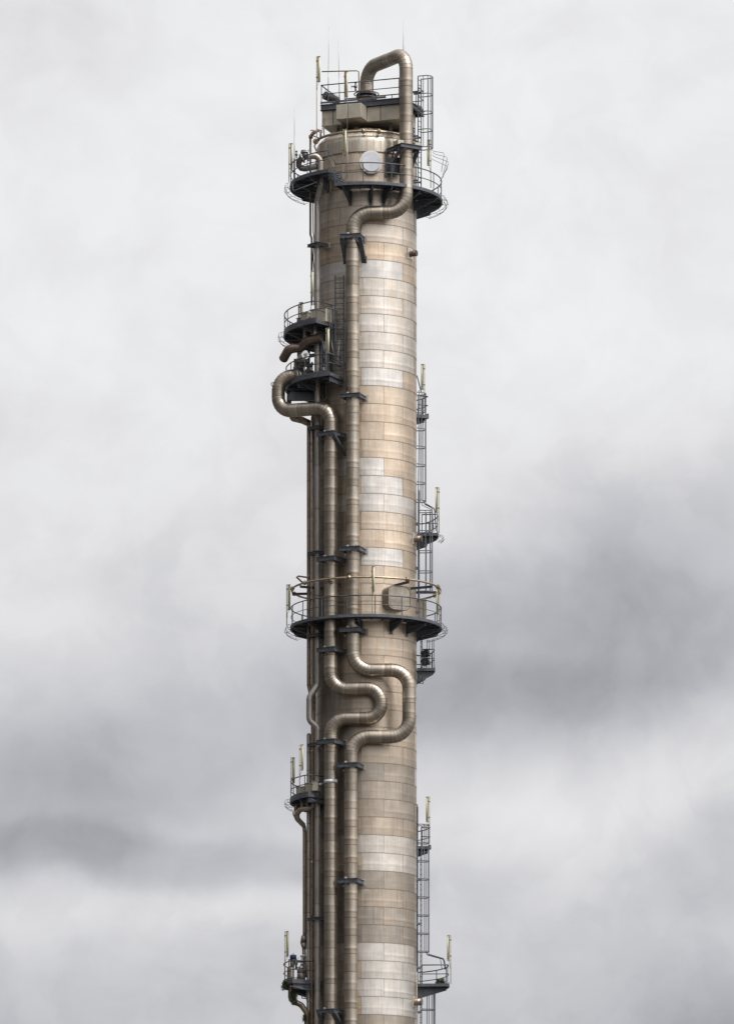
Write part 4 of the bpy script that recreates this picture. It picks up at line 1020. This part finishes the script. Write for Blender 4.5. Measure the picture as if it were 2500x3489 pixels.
# lower-left P5 things
for (lb, x0, x1, y0, y1, d, dp, rt) in (('plain tan box behind the lower-left railing, leftmost', 1008, 1036, 2682, 2712, 1.6, .6, -45),
                                ('tall tan box in the middle of the lower-left walkway', 1040, 1060, 2668, 2706, 2.3, .6, -40),
                                ('grey-tan box beside the short horizontal stub, lower-left walkway', 1062, 1083, 2662, 2694, 2.75, .5, -20)):
    t = thing('valve_casing', lb, 'casing', P((x0+x1)/2, y1, d)); o, c = pbox('box', '', x0, x1, y0, y1, d, dp, rt, 'tanbox', t, .02)
    m = MB(); m.box(Vector((c.x, c.y, P(x0, y0, d).z+.012)), et(rt), er(rt), UPV, (x1-x0)/58/2/math.cos(R_(rt))+.03, dp/2+.03, .012); m.build('lid', ['tanbox'], t)
m = MB(); m.cyl(P(1083, 2673, 2.6), P(1102, 2672, 2.5), .09, 14); tag(m.build('pipe_stub', ['valvel']), 'small horizontal grey stub next to the white-banded pipe', 'pipe')
hp = pipe('small_header', 'S-shaped small pipe hanging under the lower-left walkway', [P(1068, 2712, 2.0), P(1069, 2738, 2.0), P(1062, 2752, 2.0), P(1024, 2758, 1.8), P(1012, 2772, 1.6), P(1013, 2790, 1.5), P(1034, 2812, 1.2)], [.3, .2, .3, .3, .3], .15, 'dull', seam=.4)
pipe('branch', '', [P(1047, 2715, 1.9), P(1047, 2755, 1.9)], 0, .10, 'brownpipe', parent=hp, seam=.4)
pipe('branch', '', [P(1029, 2725, 1.8), P(1029, 2757, 1.8)], 0, .10, 'brownpipe', parent=hp, seam=.4)
m = MB(); m.cyl(P(1006, 2778, 1.4), P(1003, 2770, 1.6), .13, 14); m.build('end_cap', ['dull'], hp)
m = MB(); m.tube([P(1057, 2721, 2.9), P(1098, 2742, 2.4)], .035, 8); tag(m.build('brace_rod', ['steel2']), 'thin pale rod slanting under the lower-left walkway', 'rod')
# bottom-left P6 things
mo = thing('motor_valve', 'valve with a dark blue motor cap on the bottom-left walkway', 'valve', P(992, 3345, 1.5))
c = P(999, 3262, 1.6); m = MB(); m.cyl(c-UPV*.12, c+UPV*.12, .17, 20); m.cyl(c+UPV*.12, c+UPV*.15, .14, 20); m.cyl(c-UPV*.16, c-UPV*.12, .20, 20)
for k in range(10): a = R_(36*k); m.cyl(c+Vector((math.cos(a)*.18, math.sin(a)*.18, -.12)), c+Vector((math.cos(a)*.18, math.sin(a)*.18, .13)), .012, 6)
m.build('motor_cap', ['blue'], mo)
m = MB(); m.tube([c+UPV*.15+Vector((.05*math.cos(R_(k*30)), 0, .05+.05*math.sin(R_(k*30)))) for k in range(12)], .01, 6, 0, False, True); m.build('lifting_eye', ['steel'], mo)
m = MB(); m.cyl(P(997, 3271, 1.6), P(996, 3295, 1.6), .12, 14); m.cyl(P(985, 3268, 1.5), P(985, 3330, 1.5), .035, 8); m.cyl(P(1009, 3268, 1.6), P(1009, 3300, 1.6), .06, 8); m.box(P(1002, 3280, 1.5), Vector((1, 0, 0)), Vector((0, 1, 0)), UPV, .22, .1, .12); m.build('yoke', ['valve'], mo)
pipe('casing', '', [P(993, 3292, 1.5), P(993, 3345, 1.5)], 0, .16, 'head', parent=mo, seam=.35)
pipe('inlet_pipe', '', [P(986, 3295, 1.3), P(984, 3345, 1.3)], 0, .12, 'dull', parent=mo, seam=.35)
gl = thing('globe_valve', 'squat ochre-topped valve body with a tall spoked wheel, bottom-left walkway', 'valve', P(1026, 3345, 1.5))
m = MB(); m.cyl(P(1026, 3345, 1.6), P(1026, 3312, 1.6), .27, 22, 0, .22); m.cyl(P(1026, 3314, 1.6), P(1026, 3309, 1.6), .24, 22); m.cyl(P(1027, 3308, 1.6), P(1027, 3262, 1.6), .03, 8)
m.tube([P(1025, 3306, 1.6), P(1022, 3295, 1.6), P(1025, 3284, 1.6)], .02, 6); m.tube([P(1029, 3306, 1.6), P(1032, 3295, 1.6), P(1029, 3284, 1.6)], .02, 6); m.build('body', ['valve'], gl)
m = MB(); m.cyl(P(1026, 3309, 1.6), P(1026, 3306, 1.6), .25, 22); m.build('bonnet_ring', ['ochre'], gl)
m = MB(); m.tube([P(1027, 3277.5, 1.6)+Vector((.24*math.cos(R_(k*24)), .24*math.sin(R_(k*24)), 0)) for k in range(15)], .022, 6, 0, False, True); m.beam(P(1016, 3277.5, 1.6), P(1038, 3277.5, 1.6), .03, .02); m.build('handwheel', ['steel'], gl)
m = MB(); m.cyl(P(1012, 3296, 1.7), P(1022, 3296, 1.7), .03, 8); q = P(1020, 3296, 1.7); m.tube([q+Vector((0, .08*math.cos(R_(k*30)), .08*math.sin(R_(k*30)))) for k in range(12)], .014, 6, 0, False, True); m.build('side_wheel', ['steel'], gl)
m = MB(); m.cyl(P(1036, 3255, 1.7), P(1024, 3258, 1.7), .06, 10); m.cyl(P(1038, 3252, 1.7), P(1034, 3263, 1.7), .05, 10); m.tube([P(1024, 3257, 1.7), P(1018, 3265, 1.7), P(1012, 3267, 1.7)], .012, 6); tag(m.build('small_sensor', ['valvel']), 'small pale fitting with a cable above the spoked wheel valve', 'fitting')
pipe('bypass_pipe', 'stout pipe bending from under the bottom-left walkway down to the right', [P(991, 3350, 1.5), P(991, 3408, 1.5), P(1026, 3424, 1.5), P(1046, 3452, 1.5), P(1047, G0, 1.5)], [.35, .35, .35], .165, 'brownpipe', seam=.9)
pipe('slender_pipe', 'dark pipe dropping from the bottom-left walkway and merging with the stout bend', [P(1050, 3370, 1.2), P(1050, 3405, 1.2), P(1057, 3435, 1.2), P(1058, G0, 1.2)], [.3, .3], .12, 'dull', seam=.6)
m = MB(); m.tube([P(1029, 3385, 1.6), P(1029, 3401, 1.6), P(1045, 3402, 1.6)], .035, 8); m.tube([P(988, 3360, 2.3), P(1069, 3377, 2.0)], .035, 8); tag(m.build('brace_rod', ['steel2']), 'hooked grey rod under the bottom-left walkway', 'rod')

# ------------------------------------------------------------------ right side things
def floodlight(label, px, py, d):
    t = thing('floodlight', label, 'floodlight', P(px, py+12, d), 'floodlights on the landing under the round walkway')
    m = MB(); c = P(px, py, d); ax = Vector((.94, -.2, .25)).normalized(); sd = ax.cross(UPV).normalized(); up = sd.cross(ax)
    m.box(c, ax, sd, up, .17, .26, .17); m.box(c+ax*.19, ax, sd, up, .02, .29, .20); m.build('housing', ['black'], t, .01)
    m = MB()
    for k in range(5): m.box(c-ax*.2+sd*(k-2)*.1, ax, sd, up, .04, .012, .14)
    m.build('cooling_fin', ['black'], t)
    m = MB(); m.beam(c-sd*.3-UPV*.28, c-sd*.3+UPV*.02, .03, .03); m.beam(c+sd*.3-UPV*.28, c+sd*.3+UPV*.02, .03, .03); m.beam(c-sd*.3-UPV*.28, c+sd*.3-UPV*.28, .03, .03); m.build('yoke', ['steel'], t)
    return t
floodlight('upper black floodlight on the landing under the round walkway', 1450, 2227, .2)
floodlight('lower black floodlight on the landing under the round walkway', 1450, 2255, .2)
m = MB()
for px in (1437, 1443): m.beam(P(px, 2216, .1), P(px, 2274, .1), .05, .05)
for px, ex in ((1455, 1452), (1463, 1460), (1472, 1473), (1477, 1479)): m.tube([P(px, 2180, -.2), P(ex, 2275, 0)], .018, 6)
tag(m.build('lamp_stand', ['steel']), 'upright bars behind the two black floodlights', 'stand')
m = MB(); m.tube([P(1420, 2327, .2), P(1441, 2329, .2), P(1441, 2303, .2)], .03, 8); m.tube([P(1420, 2320, .3), P(1433, 2321, .3), P(1433, 2302, .3)], .025, 8); tag(m.build('bent_conduit', ['railm']), 'pair of U-bent conduits hanging under the floodlight landing', 'pipe')
m = MB(); m.box(P(1435, 2078, -1.0), Vector((1, 0, 0)), Vector((0, 1, 0)), UPV, .30, .2, .62)
tag(m.build('sheet_cabinet', ['hood'], None, .01), 'brown sheet cabinet at the right end of the round walkway', 'cabinet')
m = MB(); m.tube([P(1420, 1279, -1.2), P(1434, 1335, -1.6)], .035, 8); tag(m.build('brace_rod', ['steel']), 'slanting dark rod above the highest right landing', 'rod')
m = MB(); m.tube([P(1427, 1330, -1.0), P(1428, 1370, -1.0), P(1425, 1420, -1.0), P(1427, 1500, -1.0), P(1424, 1700, -1.0), P(1424, 2050, -.6)], .03, 8); tag(m.build('hanging_cable', ['cable']), 'black cable running down the right edge from the highest landing', 'cable')
m = MB(); m.tube([P(1421, 2740, -.4), P(1422, G0, -.4)], .035, 8); tag(m.build('hanging_cable', ['cable']), 'black cable along the lower right edge of the tower', 'cable')
m = MB(); m.tube([P(1419, 3312, .9), P(1420, 3400, .9), P(1420, G0, .9)], .025, 8); tag(m.build('thin_conduit', ['beige']), 'thin pale conduit above the lowest capped nozzle', 'pipe')
m = MB()
for k in range(10): m.cyl(P(1410, 400+k*14, 0)-UPV*0, P(1410, 412+k*14, 0), .035, 8)
m.cyl(P(1407, 395, 0), P(1407, 540, 0), .02, 8); m.cyl(P(1414, 395, 0), P(1414, 540, 0), .02, 8); tag(m.build('vertical_cable_tray', ['galvs']), 'narrow vertical cable tray beside the tall cage ladder', 'cable tray')
# lettering stencilled on the shell beside the round cover
def text(s, th, z, size, r=RC+.02):
    cu = bpy.data.curves.new('stencil', 'FONT'); cu.body = s; cu.size = size; cu.extrude = .002; cu.align_x = 'CENTER'
    o = bpy.data.objects.new('stencil', cu); scene.collection.objects.link(o)
    dg_ = bpy.context.evaluated_depsgraph_get(); me = bpy.data.meshes.new_from_object(o.evaluated_get(dg_)); bpy.data.objects.remove(o)
    for v in me.vertices:
        a = th+math.degrees(v.co.x/r); p = pol(a, r+v.co.z, z+v.co.y); v.co = p-colm.location
    me.materials.clear(); me.materials.append(M['seam']); o = bpy.data.objects.new('stencilled_text', me); scene.collection.objects.link(o); o.parent = colm

zt0 = CZ+(HY-524)*(D-RC)/FPX
for k_, s_ in enumerate(('AR 1105', '3 IAI', 'N 274')): text(s_, -5.2, zt0-.11*k_, .10)
# ------------------------------------------------------------------ plants
def plant(label, c, spread, n, h, stems, droop=0):
    t = thing('shrub', label, 'plant', c)
    rnd = random.Random(hash(label) % 1000)
    m = MB(); lv = MB()
    for s in range(stems):
        x = rnd.uniform(-1, 1)*spread.x*.7; y = rnd.uniform(-1, 1)*spread.y*.7
        hh = h*rnd.uniform(.5, 1); a = c+Vector((x, y, 0)); b = a+Vector((rnd.uniform(-.08, .08), rnd.uniform(-.08, .08), hh))
        m.cyl(a, b, .012, 5, 0, .004)
        for k in range(n):
            f = rnd.random(); p = a.lerp(b, f)+Vector((rnd.gauss(0, 1)*.06, rnd.gauss(0, 1)*.06, rnd.gauss(0, 1)*.03))*(1.4-f)
            d = Vector((rnd.gauss(0, 1), rnd.gauss(0, 1), rnd.uniform(-.2, 1.2))).normalized(); sd = d.cross(Vector((rnd.gauss(0, 1), rnd.gauss(0, 1), rnd.gauss(0, 1)))).normalized()*.018
            l = rnd.uniform(.07, .13); bb = len(lv.v); lv.v += [p, p+d*l*.5+sd, p+d*l, p+d*l*.5-sd]; lv.face((bb, bb+1, bb+2, bb+3))
    m.build('stem', ['rusty'], t); lv.build('foliage', ['leaf'], t)
random.seed(3)
plant('dark green shrub on the outer edge of the bottom-right landing', P(1505, 3362, .1), Vector((.42, .25, 0)), 150, .52, 10)
plant('green tuft at the outer tip of the bottom-left walkway', P(970, 3372, 1.4), Vector((.12, .2, 0)), 110, .55, 7)
plant('green tuft growing below the bottom-left walkway along the stout pipe', P(999, 3412, 1.75), Vector((.16, .12, 0)), 120, .75, 8)
plant('small green tuft on the bend of the stout pipe', P(1004, 3424, 1.72), Vector((.16, .1, 0)), 100, .28, 6)
plant('faint green tuft low on the stout pipe at the bottom edge', P(1040, 3480, 1.7), Vector((.10, .1, 0)), 80, .45, 5)
